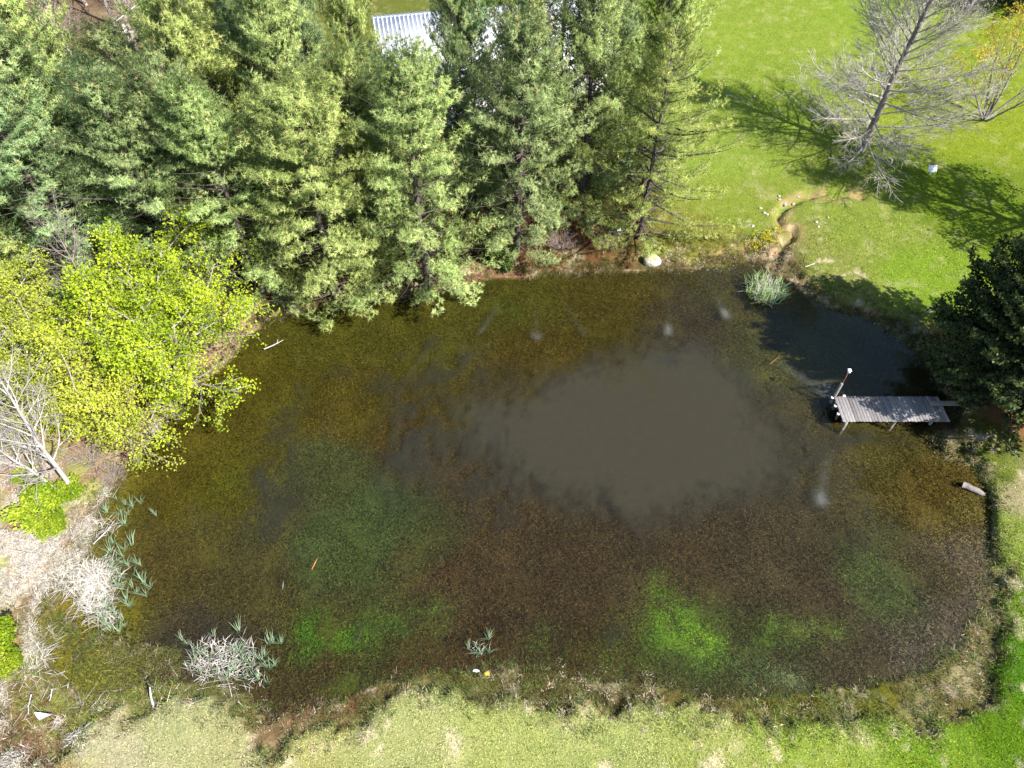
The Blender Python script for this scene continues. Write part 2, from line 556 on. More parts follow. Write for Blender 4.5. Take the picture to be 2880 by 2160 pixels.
LAND = anchors([
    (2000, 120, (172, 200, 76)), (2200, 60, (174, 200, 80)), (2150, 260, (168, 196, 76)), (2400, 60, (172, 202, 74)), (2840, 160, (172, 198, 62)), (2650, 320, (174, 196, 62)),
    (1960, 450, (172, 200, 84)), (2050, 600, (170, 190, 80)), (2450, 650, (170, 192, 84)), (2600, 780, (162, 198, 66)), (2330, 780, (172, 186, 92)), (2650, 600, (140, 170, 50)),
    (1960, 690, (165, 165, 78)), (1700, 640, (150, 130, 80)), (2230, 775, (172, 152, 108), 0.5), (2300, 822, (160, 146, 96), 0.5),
    (1700, 2120, (204, 216, 132)), (1200, 2090, (212, 220, 146)), (1450, 2090, (206, 218, 130)), (2000, 2110, (196, 210, 118)), (2300, 2120, (178, 204, 90)), (2600, 2110, (148, 186, 58)), (2800, 2130, (116, 158, 34)),
    (2870, 1900, (100, 152, 22)), (2860, 1560, (168, 190, 88)), (2870, 1370, (215, 206, 160)), (2860, 1720, (140, 176, 56)), (2790, 1300, (150, 170, 70)),
    (850, 2120, (215, 216, 140)), (700, 2100, (218, 218, 158)), (480, 2060, (216, 220, 160)), (300, 2120, (226, 222, 180)), (60, 2120, (244, 232, 218)), (130, 2060, (226, 208, 188)),
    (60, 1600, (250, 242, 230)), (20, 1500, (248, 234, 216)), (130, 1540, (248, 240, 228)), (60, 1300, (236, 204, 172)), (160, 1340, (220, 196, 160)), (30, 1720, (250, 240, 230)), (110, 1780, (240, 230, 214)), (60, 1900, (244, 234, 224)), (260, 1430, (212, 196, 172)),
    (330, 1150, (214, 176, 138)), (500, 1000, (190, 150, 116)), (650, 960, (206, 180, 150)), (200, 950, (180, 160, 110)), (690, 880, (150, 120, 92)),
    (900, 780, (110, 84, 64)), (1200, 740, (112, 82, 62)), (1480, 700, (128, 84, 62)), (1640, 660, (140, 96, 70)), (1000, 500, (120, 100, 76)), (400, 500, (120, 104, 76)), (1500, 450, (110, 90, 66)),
    (250, 40, (176, 150, 124)), (350, 20, (172, 148, 122)), (450, 20, (150, 170, 60)), (1000, 20, (140, 150, 70)), (1600, 30, (150, 190, 60)), (100, 40, (170, 150, 110)),
    (2740, 1085, (190, 140, 100)), (2820, 1130, (188, 140, 96)), (2760, 1200, (120, 130, 60)), (2850, 1000, (130, 150, 60)),
])
SHELF = anchors([
    (1350, 1935, (128, 126, 66)), (1500, 1950, (126, 118, 70)), (1700, 1950, (120, 112, 70)), (2000, 1980, (140, 130, 74)), (2250, 1990, (136, 136, 60)), (2450, 1980, (138, 138, 50)), (2620, 1950, (146, 138, 84)),
    (2780, 1760, (170, 158, 108)), (2805, 1580, (176, 166, 116)), (2770, 1350, (170, 150, 94)), (2680, 1250, (120, 120, 60)),
    (1100, 1960, (148, 132, 84)), (960, 2010, (158, 128, 88)), (800, 2060, (170, 140, 104)), (650, 1985, (158, 152, 92)), (500, 1950, (150, 152, 86)), (350, 1930, (146, 146, 80)), (200, 1930, (150, 136, 88)), (120, 2000, (154, 120, 80)), (60, 2080, (190, 150, 120)),
    (60, 1700, (226, 214, 194)), (200, 1540, (210, 200, 176)), (270, 1400, (200, 180, 156)),
    (700, 920, (200, 176, 146)), (1000, 840, (120, 96, 70)), (1420, 760, (196, 150, 120)), (1560, 745, (186, 146, 104)), (1700, 750, (130, 96, 64)), (1900, 745, (160, 140, 92)), (2050, 735, (140, 128, 72)),
    (2210, 770, (178, 150, 118)), (2350, 855, (150, 136, 84)), (2560, 960, (120, 120, 60)), (2690, 1130, (150, 120, 90)),
])
BED = anchors([
    (1180, 905, (84, 76, 28)), (1450, 850, (80, 72, 28)), (1750, 850, (82, 68, 30)), (2050, 830, (76, 66, 32)), (2150, 930, (80, 72, 38)), (2280, 980, (92, 86, 44)), (1550, 1000, (84, 66, 28)), (1900, 900, (72, 58, 36)),
    (850, 930, (86, 78, 28)), (760, 1080, (90, 78, 26)), (640, 1250, (88, 76, 28)), (950, 1150, (88, 72, 28)), (1150, 1230, (84, 64, 30)), (900, 1350, (76, 74, 36)),
    (500, 1400, (88, 74, 28)), (620, 1450, (86, 74, 28)), (450, 1600, (86, 70, 28)), (700, 1600, (84, 72, 34)), (900, 1500, (76, 80, 42)), (1060, 1460, (72, 80, 40)), (1200, 1520, (76, 68, 36)), (760, 1460, (80, 72, 36)),
    (1450, 1480, (80, 60, 36)), (1350, 1350, (84, 64, 38)), (1600, 1620, (72, 54, 34)), (1300, 1680, (78, 58, 36)), (1850, 1580, (76, 58, 38)), (2150, 1560, (78, 62, 42)), (2350, 1500, (76, 62, 40)), (2250, 1680, (80, 62, 42)), (1500, 1780, (74, 56, 34)),
    (2300, 1250, (82, 68, 38)), (2400, 1350, (84, 70, 38)), (2540, 1280, (90, 78, 42)), (2650, 1360, (98, 78, 40)), (2720, 1420, (110, 92, 52)), (2500, 1500, (84, 74, 42)), (2600, 1600, (88, 72, 44)), (2740, 1580, (112, 92, 74)), (2680, 1750, (104, 84, 72)),
    (2480, 1630, (78, 76, 44)), (2400, 1850, (78, 64, 44)), (2550, 1840, (110, 92, 78)), (2200, 1860, (72, 62, 36)), (1950, 1880, (72, 66, 36)), (1700, 1850, (80, 56, 28)), (1400, 1840, (78, 56, 28)), (1150, 1850, (76, 58, 30)), (1000, 1900, (74, 68, 32)),
    (560, 1790, (82, 64, 46), 1.5), (480, 1800, (80, 64, 44)), (700, 1850, (82, 64, 36)), (850, 1850, (74, 58, 30)), (330, 1700, (120, 104, 26)), (250, 1760, (140, 124, 36)), (350, 1820, (128, 118, 52)), (280, 1520, (120, 104, 40)), (200, 1720, (140, 118, 48)),
    (1890, 1230, (98, 90, 72))], -0.2)
GREEN = [(900, 1770, 70, 32, (86, 142, 22)), (985, 1795, 48, 34, (104, 160, 30)), (850, 1800, 40, 40, (78, 130, 26)), (1120, 1755, 70, 40, (84, 118, 42)), (1200, 1740, 60, 40, (90, 118, 48)), (1870, 1700, 45, 55, (110, 160, 34)),
         (1850, 1765, 60, 40, (120, 172, 40)), (1950, 1780, 75, 55, (124, 176, 46)), (1985, 1815, 40, 24, (150, 200, 60)), (1800, 1830, 70, 60, (84, 112, 34)), (2215, 1770, 50, 34, (118, 160, 56)),
         (2250, 1768, 26, 16, (172, 200, 90)), (2330, 1760, 36, 26, (130, 164, 60)), (2180, 1785, 60, 30, (96, 130, 40)), (2460, 1590, 60, 60, (92, 116, 52)), (2500, 1670, 80, 70, (88, 104, 50)), (2120, 1900, 60, 34, (92, 124, 70)), (2230, 1900, 46, 26, (140, 156, 112)),
         (1540, 1815, 60, 40, (84, 104, 34)), (1420, 870, 60, 40, (76, 92, 30)), (620, 1360, 60, 50, (96, 104, 24)), (1740, 1870, 60, 40, (90, 108, 44)), (1960, 1880, 50, 30, (84, 112, 46)), (980, 1930, 60, 24, (96, 110, 34)), (1160, 1470, 70, 60, (74, 92, 44)), (1000, 1560, 80, 60, (76, 92, 42))]
GREENW = [(*at(g[0], g[1], -.2)[:2], g[2] / 66, g[3] / 52, (0.86 * lin(g[4]) + 0.14 * lin((112, 108, 58))) / KEXP) for g in GREEN]


def paint(A, X, Y, power=3.0):
    P, C, Wt = A
    num = np.zeros((len(X), 3))
    den = np.zeros(len(X))
    wx = (fbm(X * 0.25, Y * 0.25, 71, 3) - 0.5) * 2.4
    wy = (fbm(X * 0.25, Y * 0.25, 77, 3) - 0.5) * 2.4
    for p, c, w in zip(P, C, Wt):
        k = w / ((X + wx - p[0]) ** 2 + (Y + wy - p[1]) ** 2 + 0.3) ** power
        num += k[:, None] * c
        den += k
    return num / den[:, None]


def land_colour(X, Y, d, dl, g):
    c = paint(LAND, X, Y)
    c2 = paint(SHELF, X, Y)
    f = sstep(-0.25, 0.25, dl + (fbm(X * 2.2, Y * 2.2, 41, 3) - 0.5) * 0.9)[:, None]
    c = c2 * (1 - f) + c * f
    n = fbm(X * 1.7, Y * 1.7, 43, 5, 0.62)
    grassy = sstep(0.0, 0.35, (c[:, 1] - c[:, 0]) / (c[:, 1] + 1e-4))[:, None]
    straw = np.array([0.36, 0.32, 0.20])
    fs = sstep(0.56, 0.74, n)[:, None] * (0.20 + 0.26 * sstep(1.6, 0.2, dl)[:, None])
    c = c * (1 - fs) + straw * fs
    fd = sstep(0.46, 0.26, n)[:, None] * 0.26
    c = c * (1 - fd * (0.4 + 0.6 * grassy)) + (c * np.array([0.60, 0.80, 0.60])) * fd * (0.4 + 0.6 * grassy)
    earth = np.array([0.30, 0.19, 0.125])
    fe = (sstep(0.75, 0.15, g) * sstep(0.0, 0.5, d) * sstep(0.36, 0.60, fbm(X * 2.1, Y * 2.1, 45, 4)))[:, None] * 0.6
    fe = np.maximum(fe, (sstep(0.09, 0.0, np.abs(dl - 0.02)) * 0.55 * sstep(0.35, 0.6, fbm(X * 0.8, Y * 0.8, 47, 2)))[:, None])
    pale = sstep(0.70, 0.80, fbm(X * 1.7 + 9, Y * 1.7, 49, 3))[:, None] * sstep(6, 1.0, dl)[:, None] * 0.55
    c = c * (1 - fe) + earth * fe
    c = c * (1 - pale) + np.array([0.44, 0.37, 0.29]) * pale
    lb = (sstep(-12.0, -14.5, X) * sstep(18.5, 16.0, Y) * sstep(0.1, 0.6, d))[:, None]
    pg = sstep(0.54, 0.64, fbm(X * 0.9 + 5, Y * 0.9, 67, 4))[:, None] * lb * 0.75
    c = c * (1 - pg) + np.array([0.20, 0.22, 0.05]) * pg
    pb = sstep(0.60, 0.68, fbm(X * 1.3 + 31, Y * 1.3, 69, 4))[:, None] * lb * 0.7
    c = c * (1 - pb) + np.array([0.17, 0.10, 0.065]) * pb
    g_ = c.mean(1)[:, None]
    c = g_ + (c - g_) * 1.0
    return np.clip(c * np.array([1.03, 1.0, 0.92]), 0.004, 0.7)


def bed_colour(X, Y):
    c = paint(BED, X, Y)
    n = fbm(X * 0.9, Y * 0.9, 53, 4)
    c = c * (0.72 + 0.6 * n)[:, None] * 2.45 * np.array([0.90, 1.07, 1.0])
    for gx, gy, sx, sy, col in GREENW:
        q = ((X - gx) / sx) ** 2 + ((Y - gy) / sy) ** 2
        w = np.exp(-q * 0.9) * (0.30 + 0.70 * sstep(0.43, 0.56, fbm(X * 1.5 + 2.0 * fbm(X, Y, 55, 2), Y * 1.5, 57, 5, 0.62))) * (0.45 + 0.6 * fbm(X * 5, Y * 5, 59, 3))
        c = c * (1 - w[:, None]) + col * 1.9 * w[:, None]
    return c


# ------------------------------------------------------------------ ground sheet, pond bed, water
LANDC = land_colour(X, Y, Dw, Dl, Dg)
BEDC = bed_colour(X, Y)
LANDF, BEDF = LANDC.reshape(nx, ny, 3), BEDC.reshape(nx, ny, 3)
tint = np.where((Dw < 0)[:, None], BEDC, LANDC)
far = sstep(55, 110, np.hypot(X, Y - 25))[:, None]
tint = tint * (1 - far) + np.array([0.07, 0.11, 0.025]) * far
i, j = np.meshgrid(np.arange(nx - 1), np.arange(ny - 1), indexing='ij')
Q = np.stack([i * ny + j, (i + 1) * ny + j, (i + 1) * ny + j + 1, i * ny + j + 1], -1).reshape(-1, 4)
V = np.stack([X, Y, Z], -1)
dq = Dw[Q].mean(1)


def sub_mesh(name, Qs, mat, kind, V=V, tint=tint):
    ids, inv = np.unique(Qs.ravel(), return_inverse=True)
    o = mesh_np(name, V[ids], None, inv.reshape(-1, 4), mat, tint[ids], smooth=True)
    o['kind'] = kind
    return o


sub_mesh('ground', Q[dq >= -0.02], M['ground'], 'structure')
sub_mesh('pond_bed', Q[dq < -0.02], M['bed'], 'structure')

# water: clear where shallow, cloudy with silt where deep, glossy skin over both
m, nt, out = mat_new('pond_water')
L = nt.links.new
am = nd(nt, 'ShaderNodeAttribute', attribute_name='turbid')
ac = nd(nt, 'ShaderNodeAttribute', attribute_name='tint')
tr = nd(nt, 'ShaderNodeBsdfTransparent')
tr.inputs[0].default_value = (0.95, 0.95, 0.88, 1)
df = nd(nt, 'ShaderNodeBsdfDiffuse')
nz = noise_node(nt, 3.0, 5, 0.6)
rz_ = ramp_node(nt, nz.outputs[0], [(0.3, (0.94, 0.94, 0.95)), (0.7, (1.06, 1.05, 1.04))])
L(mixmul(nt, ac.outputs['Color'], rz_.outputs[0]), df.inputs[0])
mx1 = nd(nt, 'ShaderNodeMixShader')
L(am.outputs['Fac'], mx1.inputs[0]); L(tr.outputs[0], mx1.inputs[1]); L(df.outputs[0], mx1.inputs[2])
gl = nd(nt, 'ShaderNodeBsdfGlossy')
gl.inputs['Roughness'].default_value = 0.06
fr = nd(nt, 'ShaderNodeFresnel')
fr.inputs[0].default_value = 1.33
nb = noise_node(nt, 5.0, 3, 0.5)
bp = nd(nt, 'ShaderNodeBump')
bp.inputs['Strength'].default_value = 0.06
bp.inputs['Distance'].default_value = 0.03
L(nb.outputs[0], bp.inputs['Height']); L(bp.outputs[0], gl.inputs['Normal'])
mx2 = nd(nt, 'ShaderNodeMixShader')
L(fr.outputs[0], mx2.inputs[0]); L(mx1.outputs[0], mx2.inputs[1]); L(gl.outputs[0], mx2.inputs[2]); L(mx2.outputs[0], out.inputs[0])
M['water'] = m

wm = sstep(1.25, -1.5, Dm + (fbm(X * 0.8, Y * 0.45, 61, 3) - 0.5) * 1.7 + (fbm(X * 5.0, Y * 2.6, 63, 4, 0.65) - 0.5) * 2.2)
turb = 0.04 + 0.93 * wm
murk = np.tile(lin((88, 83, 65)) / KEXP, (len(X), 1))


def blob(px, py, sx, sy, amt, col=None, sharp=1.0, seed=65, soft=0.0):
    global turb, murk
    cx, cy, _ = at(px, py, 0)
    q = ((X - cx) / (sx / 66)) ** 2 + ((Y - cy) / (sy / 52)) ** 2
    w = np.exp(-q * sharp) * (soft + (1 - soft) * sstep(0.34, 0.62, fbm(X * 2.6, Y * 1.5, seed, 5, 0.6))) * amt
    turb = turb + (1 - turb) * w
    if col is not None:
        murk = murk * (1 - w[:, None]) + lin(col) / KEXP * w[:, None]


GB = (70, 76, 66)
for b in [(1215, 965, 40, 28), (1180, 1000, 70, 36), (1290, 1040, 70, 50), (1330, 1000, 40, 50), (1200, 1060, 60, 40), (1090, 1080, 60, 40), (1420, 1060, 60, 50), (1230, 1180, 90, 120), (1130, 1200, 60, 120), (1190, 1290, 80, 80),
          (960, 1050, 50, 24), (820, 1150, 40, 90), (770, 1290, 60, 90), (800, 1460, 60, 100), (740, 1380, 40, 90), (1340, 1300, 90, 110), (1120, 1350, 60, 80), (1450, 1430, 90, 60), (1900, 1010, 120, 30),
          (2110, 1080, 40, 60), (2200, 1130, 40, 60), (2270, 1260, 60, 90), (2230, 1340, 50, 70), (2340, 1090, 80, 40), (2480, 1230, 90, 26), (2330, 1300, 50, 60), (2440, 1480, 24, 40), (2420, 1560, 16, 30), (560, 1790, 110, 50), (2400, 1230, 60, 30), (1010, 1790, 24, 24), (1740, 1780, 40, 24)]:
    blob(*b, 0.42, GB)
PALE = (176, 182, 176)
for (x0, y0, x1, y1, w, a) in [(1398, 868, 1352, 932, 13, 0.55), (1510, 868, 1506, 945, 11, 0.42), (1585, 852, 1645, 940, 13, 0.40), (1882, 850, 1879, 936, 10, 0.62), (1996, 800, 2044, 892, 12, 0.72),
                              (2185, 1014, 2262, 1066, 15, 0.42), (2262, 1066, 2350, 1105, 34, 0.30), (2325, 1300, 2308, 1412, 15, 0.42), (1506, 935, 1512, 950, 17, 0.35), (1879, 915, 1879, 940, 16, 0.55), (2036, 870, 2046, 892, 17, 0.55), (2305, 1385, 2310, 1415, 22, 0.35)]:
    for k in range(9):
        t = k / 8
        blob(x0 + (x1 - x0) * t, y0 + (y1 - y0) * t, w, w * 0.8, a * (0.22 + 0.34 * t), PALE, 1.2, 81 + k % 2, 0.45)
turb = np.clip(turb, 0, 0.985)
okw = Q[dq < 0.25]
ids, inv = np.unique(okw.ravel(), return_inverse=True)
Vw = V[ids].copy()
Vw[:, 2] = 0.0
wo = mesh_np('water', Vw, None, inv.reshape(-1, 4), M['water'], murk[ids], attrs={'turbid': turb[ids]}, smooth=True)
wo['kind'] = 'structure'

dv = Geo()
dz = 0.012
DP = smooth_poly(DRIVE, 3)
cen = DP.mean(0)
zz = ground_at(DP[:, 0], DP[:, 1])[0]
# concrete drive: a strip draped just above the ground
half = len(DRIVE) // 2
topE = [Vector((*p, 0)) for p in DRIVE[:7]]
botE = [Vector((*p, 0)) for p in DRIVE[7:][::-1]]
topE = topE[:6] + [topE[6]]
rows = []
for k in range(61):
    t = k / 60
    def along(E):
        f = t * (len(E) - 1)
        a = min(int(f), len(E) - 2)
        return E[a].lerp(E[a + 1], f - a)
    a, b = along(topE), along(botE)
    rows.append([a.lerp(b, q / 6) for q in range(7)])
Pd = np.array([[tuple(p) for p in r] for r in rows]).reshape(-1, 3)
Pd[:, 2] = ground_at(Pd[:, 0], Pd[:, 1])[0] + 0.07
ii, jj = np.meshgrid(np.arange(60), np.arange(6), indexing='ij')
Qd = np.stack([ii * 7 + jj, ii * 7 + jj + 1, (ii + 1) * 7 + jj + 1, (ii + 1) * 7 + jj], -1).reshape(-1, 4)
mesh_np('driveway', Pd, None, Qd, M['driveway'], smooth=True)['kind'] = 'structure'


# ------------------------------------------------------------------ blades: grass, bank growth, pond weed
def blades(name, P, L_, Wd, up, tint, mat, kinds='stuff', curl=None, az=None, parent=None, link=True):
    n = len(P)
    a = nr.uniform(0, 2 * math.pi, n) if az is None else az
    dx, dy = np.cos(a), np.sin(a)
    h = up
    D = np.stack([dx * np.sqrt(1 - h * h), dy * np.sqrt(1 - h * h), h], -1)
    b = a + math.pi / 2 + nr.uniform(-0.7, 0.7, n)
    Wv = np.stack([np.cos(b), np.sin(b), nr.uniform(-0.3, 0.3, n)], -1) * (Wd / 2)[:, None]
    tip = P + D * L_[:, None]
    V = np.stack([P - Wv, P + Wv, tip], 1).reshape(-1, 3)
    T = np.arange(n * 3).reshape(-1, 3)
    t3 = np.repeat(tint, 3, axis=0)
    N = np.repeat(unit(np.stack([nr.normal(0, 0.28, n), nr.normal(0, 0.28, n), np.ones(n)], -1)), 3, 0)
    o = mesh_np(name, V, T, None, mat, t3, parent, link=link, nrm=N)
    if link and kinds: o['kind'] = kinds
    return o


def scatter(n, x0, x1, y0, y1):
    return nr.uniform(x0, x1, n), nr.uniform(y0, y1, n)


def visible(x, y, z=0.0, m=1.06):
    d = y * CP + (CAM_Z - z) * SP
    u, v = x / d * FPX, -(y * SP - (CAM_Z - z) * CP) / d * FPX
    return (np.abs(u) < 1440 * m) & (np.abs(v) < 1080 * m)


# lawn grass, denser near the lens side
bx, by = [], []
for (n, a) in ((180000, (-20, 21, 4.2, 13)), (60000, (8, 24, 12, 32)), (100000, (5, 34, 27, 48)), (50000, (8, 42, 44, 64))):
    x, y = scatter(n, *a)
    bx.append(x); by.append(y)
x, y = np.concatenate(bx), np.concatenate(by)
z, d, dl, g, mk = ground_at(x, y)
k = (dl > 0.03) & visible(x, y) & (g > 0.3)
x, y, z, d, dl, g = x[k], y[k], z[k], d[k], dl[k], g[k]
c = 1.45 * look(LANDF, x, y) * nr.uniform(0.5, 1.75, len(x))[:, None] * (1 + nr.uniform(-0.12, 0.12, (len(x), 3)))
big = fbm(x * 1.4, y * 1.4, 91, 3)
blades('lawn_grass', np.stack([x, y, z - 0.01], -1), nr.uniform(0.04, 0.10, len(x)) * (0.7 + big), nr.uniform(0.015, 0.04, len(x)), nr.uniform(0.35, 0.9, len(x)), c, M['grass'])

# rough clumps of growth along the bank, on the muddy shelf and in the marsh at the left
x, y = scatter(95000, -24, 22, 4.2, 33)
z, d, dl, g, mk = ground_at(x, y)
mx_, my_, _ = at(300, 1850, 0)
marsh = np.exp(-(((x - mx_) / 3.0) ** 2 + ((y - my_) / 2.2) ** 2))
patch = fbm(x * 1.1, y * 1.1, 93, 3)
near_top = y > 22
k = (d > -0.35 - 1.6 * marsh) & (dl < np.where(near_top, 1.0, 0.7)) & visible(x, y) & (patch > 0.27 + 0.28 * sstep(0.15, -0.6, d) * (1 - marsh)) & ((dl < 0.15) | (nr.uniform(0, 1, len(x)) < 0.45))
x, y, z, d, dl, patch, marsh = x[k], y[k], z[k], d[k], dl[k], patch[k], marsh[k]
nb_ = 13
cb = look(LANDF, x, y)
mixg = nr.uniform(0, 1, len(x)) + (fbm(x * 0.6, y * 0.6, 95, 2) - 0.5) * 0.5
gr, yg, tan = np.array([0.075, 0.10, 0.026]), np.array([0.15, 0.145, 0.03]), np.array([0.28, 0.23, 0.16])
c = np.where((mixg < 0.34)[:, None], gr, np.where((mixg > 0.90)[:, None], tan, cb * 0.8))
c = np.where(((marsh > 0.25) & (mixg < 0.75))[:, None], np.where((mixg < 0.3)[:, None], gr * 1.6, yg), c) * nr.uniform(0.7, 1.4, (len(x), 1))
zb = np.maximum(z, -0.06)
P = np.repeat(np.stack([x, y, zb - 0.02], -1), nb_, 0)
P[:, :2] += nr.normal(0, 0.07, (len(P), 2))
c = np.repeat(c, nb_, 0) * nr.uniform(0.5, 1.6, (len(P), 1))
Ls = nr.uniform(0.07, 0.20, len(P)) * np.repeat(0.6 + patch, nb_)
blades('bank_growth', P, Ls, nr.uniform(0.018, 0.04, len(P)), nr.uniform(0.2, 0.9, len(P)), c, M['grass'])

# dry straw lying on the pale left bank
x, y = scatter(30000, -24, -8, 4.2, 18)
z, d, dl, g, mk = ground_at(x, y)
cb = look(LANDF, x, y)
k = (d > 0.0) & visible(x, y) & (x < -12.6 + 2.0 * (fbm(x * .8, y * .8, 94, 3) - 0.5)) & (cb.mean(1) > 0.16) & (cb[:, 2] > 0.60 * cb[:, 1]) & (fbm(x * 1.2, y * 1.2, 96, 3) > 0.38)
x, y, z, cb = x[k], y[k], z[k], cb[k]
P = np.repeat(np.stack([x, y, z + 0.0], -1), 7, 0)
P[:, :2] += nr.normal(0, 0.10, (len(P), 2))
P[:, 2] += nr.uniform(0, 0.08, len(P))
f = nr.uniform(0, 1, (len(P), 1)) ** 0.7
c = np.repeat(cb, 7, 0) * (1 - f) + np.array([0.66, 0.60, 0.53]) * f
c *= nr.uniform(0.6, 1.25, (len(P), 1))
blades('dry_straw', P, nr.uniform(0.10, 0.32, len(P)), nr.uniform(0.012, 0.024, len(P)), nr.uniform(0.0, 0.3, len(P)), c, M['grass'], az=np.repeat(fbm(x * .9, y * .9, 98, 3) * 16, 7) + nr.normal(0, 0.9, len(P)))

# dead twigs and stems tangled over the left bank
x, y = scatter(9000, -24, -9, 4.2, 24)
z, d, dl, g, mk = ground_at(x, y)
k = (d > -0.3) & (d < 7) & ((dl < 0.2) | (x < -13.5)) & visible(x, y) & (fbm(x * 0.8, y * 0.8, 104, 3) > 0.47)
x, y, z = x[k], y[k], z[k]
f = nr.uniform(0, 1, (len(x), 1))
c = np.where(f < 0.45, np.array([[0.10, 0.07, 0.05]]), np.array([[0.46, 0.42, 0.38]])) * nr.uniform(0.6, 1.4, (len(x), 1))
blades('fallen_twig', np.stack([x, y, z + nr.uniform(0.0, 0.12, len(x))], -1), nr.uniform(0.2, 0.8, len(x)), nr.uniform(0.010, 0.020, len(x)), nr.uniform(0.0, 0.45, len(x)) ** 1.5, c, M['grass'])

# weed carpet under the water
x, y = scatter(640000, -18.5, 20.5, 5.2, 30)
z, d, dl, g, mk = ground_at(x, y)
den = 1 - 0.97 * sstep(0.9, -1.6, mk + (fbm(x * 1.3, y * 0.8, 97, 3) - 0.5) * 2.4)
den *= 0.35 + 0.65 * sstep(0.28, 0.5, fbm(x * 1.1, y * 1.1, 99, 4))
k = (d < -0.12) & (nr.uniform(0, 1, len(x)) < den) & visible(x, y)
x, y, z = x[k], y[k], z[k]
c = look(BEDF, x, y) * (0.35 + 2.5 * nr.uniform(0, 1, len(x)) ** 2.2)[:, None]
warm = nr.uniform(0, 1, len(x)) < 0.3
c = np.where(warm[:, None], c * np.array([1.2, 1.0, 0.8]), c * np.array([0.95, 1.02, 1.0]))
zw = np.minimum(z + nr.uniform(0.0, 0.16, len(x)), -0.03)
flow = fbm(x * 0.35, y * 0.35, 101, 2) * 9
blades('pond_weed', np.stack([x, y, zw], -1), nr.uniform(0.05, 0.15, len(x)), nr.uniform(0.012, 0.030, len(x)), np.clip(nr.uniform(-0.1, 0.35, len(x)), -0.1, np.clip((-zw - 0.012) / 0.20, 0.0, 0.35)), c, M['weed'], az=flow + nr.normal(0, 1.1, len(x)))


# ------------------------------------------------------------------ trees
def foliage(name, P, D, k, ln, wd, spread, tint, mat, quad=False, parent=None, flat=0.0, lean=(0, 0, 1.0), nrm=None):
    """k needles or leaves fanned from every point P along direction D, each with its own twist"""
    n = len(P)
    Pk, Dk = np.repeat(P, k, 0), np.repeat(D, k, 0)
    d = unit(Dk + nr.normal(0, spread, (n * k, 3)))
    w = unit(np.cross(d, nr.normal(0, 1 - 0.6 * flat, (n * k, 3)) + np.array(lean) * flat * 1.6))
    l = nr.uniform(ln[0], ln[1], n * k)[:, None]
    ww = nr.uniform(wd[0], wd[1], n * k)[:, None] / 2
    tn = np.repeat(tint, k, 0) * nr.uniform(0.8, 1.2, (n * k, 1))
    if quad:
        V = np.stack([Pk, Pk + d * l * 0.5 + w * ww, Pk + d * l, Pk + d * l * 0.5 - w * ww], 1).reshape(-1, 3)
        return mesh_np(name, V, None, np.arange(n * k * 4).reshape(-1, 4), mat, np.repeat(tn, 4, 0), parent, nrm=None if nrm is None else np.repeat(unit(np.repeat(nrm, k, 0) + nr.normal(0, 0.3, (n * k, 3))), 4, 0))
    V = np.stack([Pk - w * ww * 0.5, Pk + w * ww * 0.5, Pk + d * l], 1).reshape(-1, 3)
    return mesh_np(name, V, np.arange(n * k * 3).reshape(-1, 3), None, mat, np.repeat(tn, 3, 0), parent, nrm=None if nrm is None else np.repeat(unit(np.repeat(nrm, k, 0) + nr.normal(0, 0.3, (n * k, 3))), 3, 0))


def bend_path(p, d, L, n, pull=(0, 0, 0), wob=0.08):
    pts, p, d = [np.array(p, float)], np.array(p, float), unit(np.array(d, float))
    for i in range(n):
        d = unit(d + np.array(pull) / n + nr.normal(0, wob, 3))
        p = p + d * L / n
        pts.append(p)
    return np.array(pts)


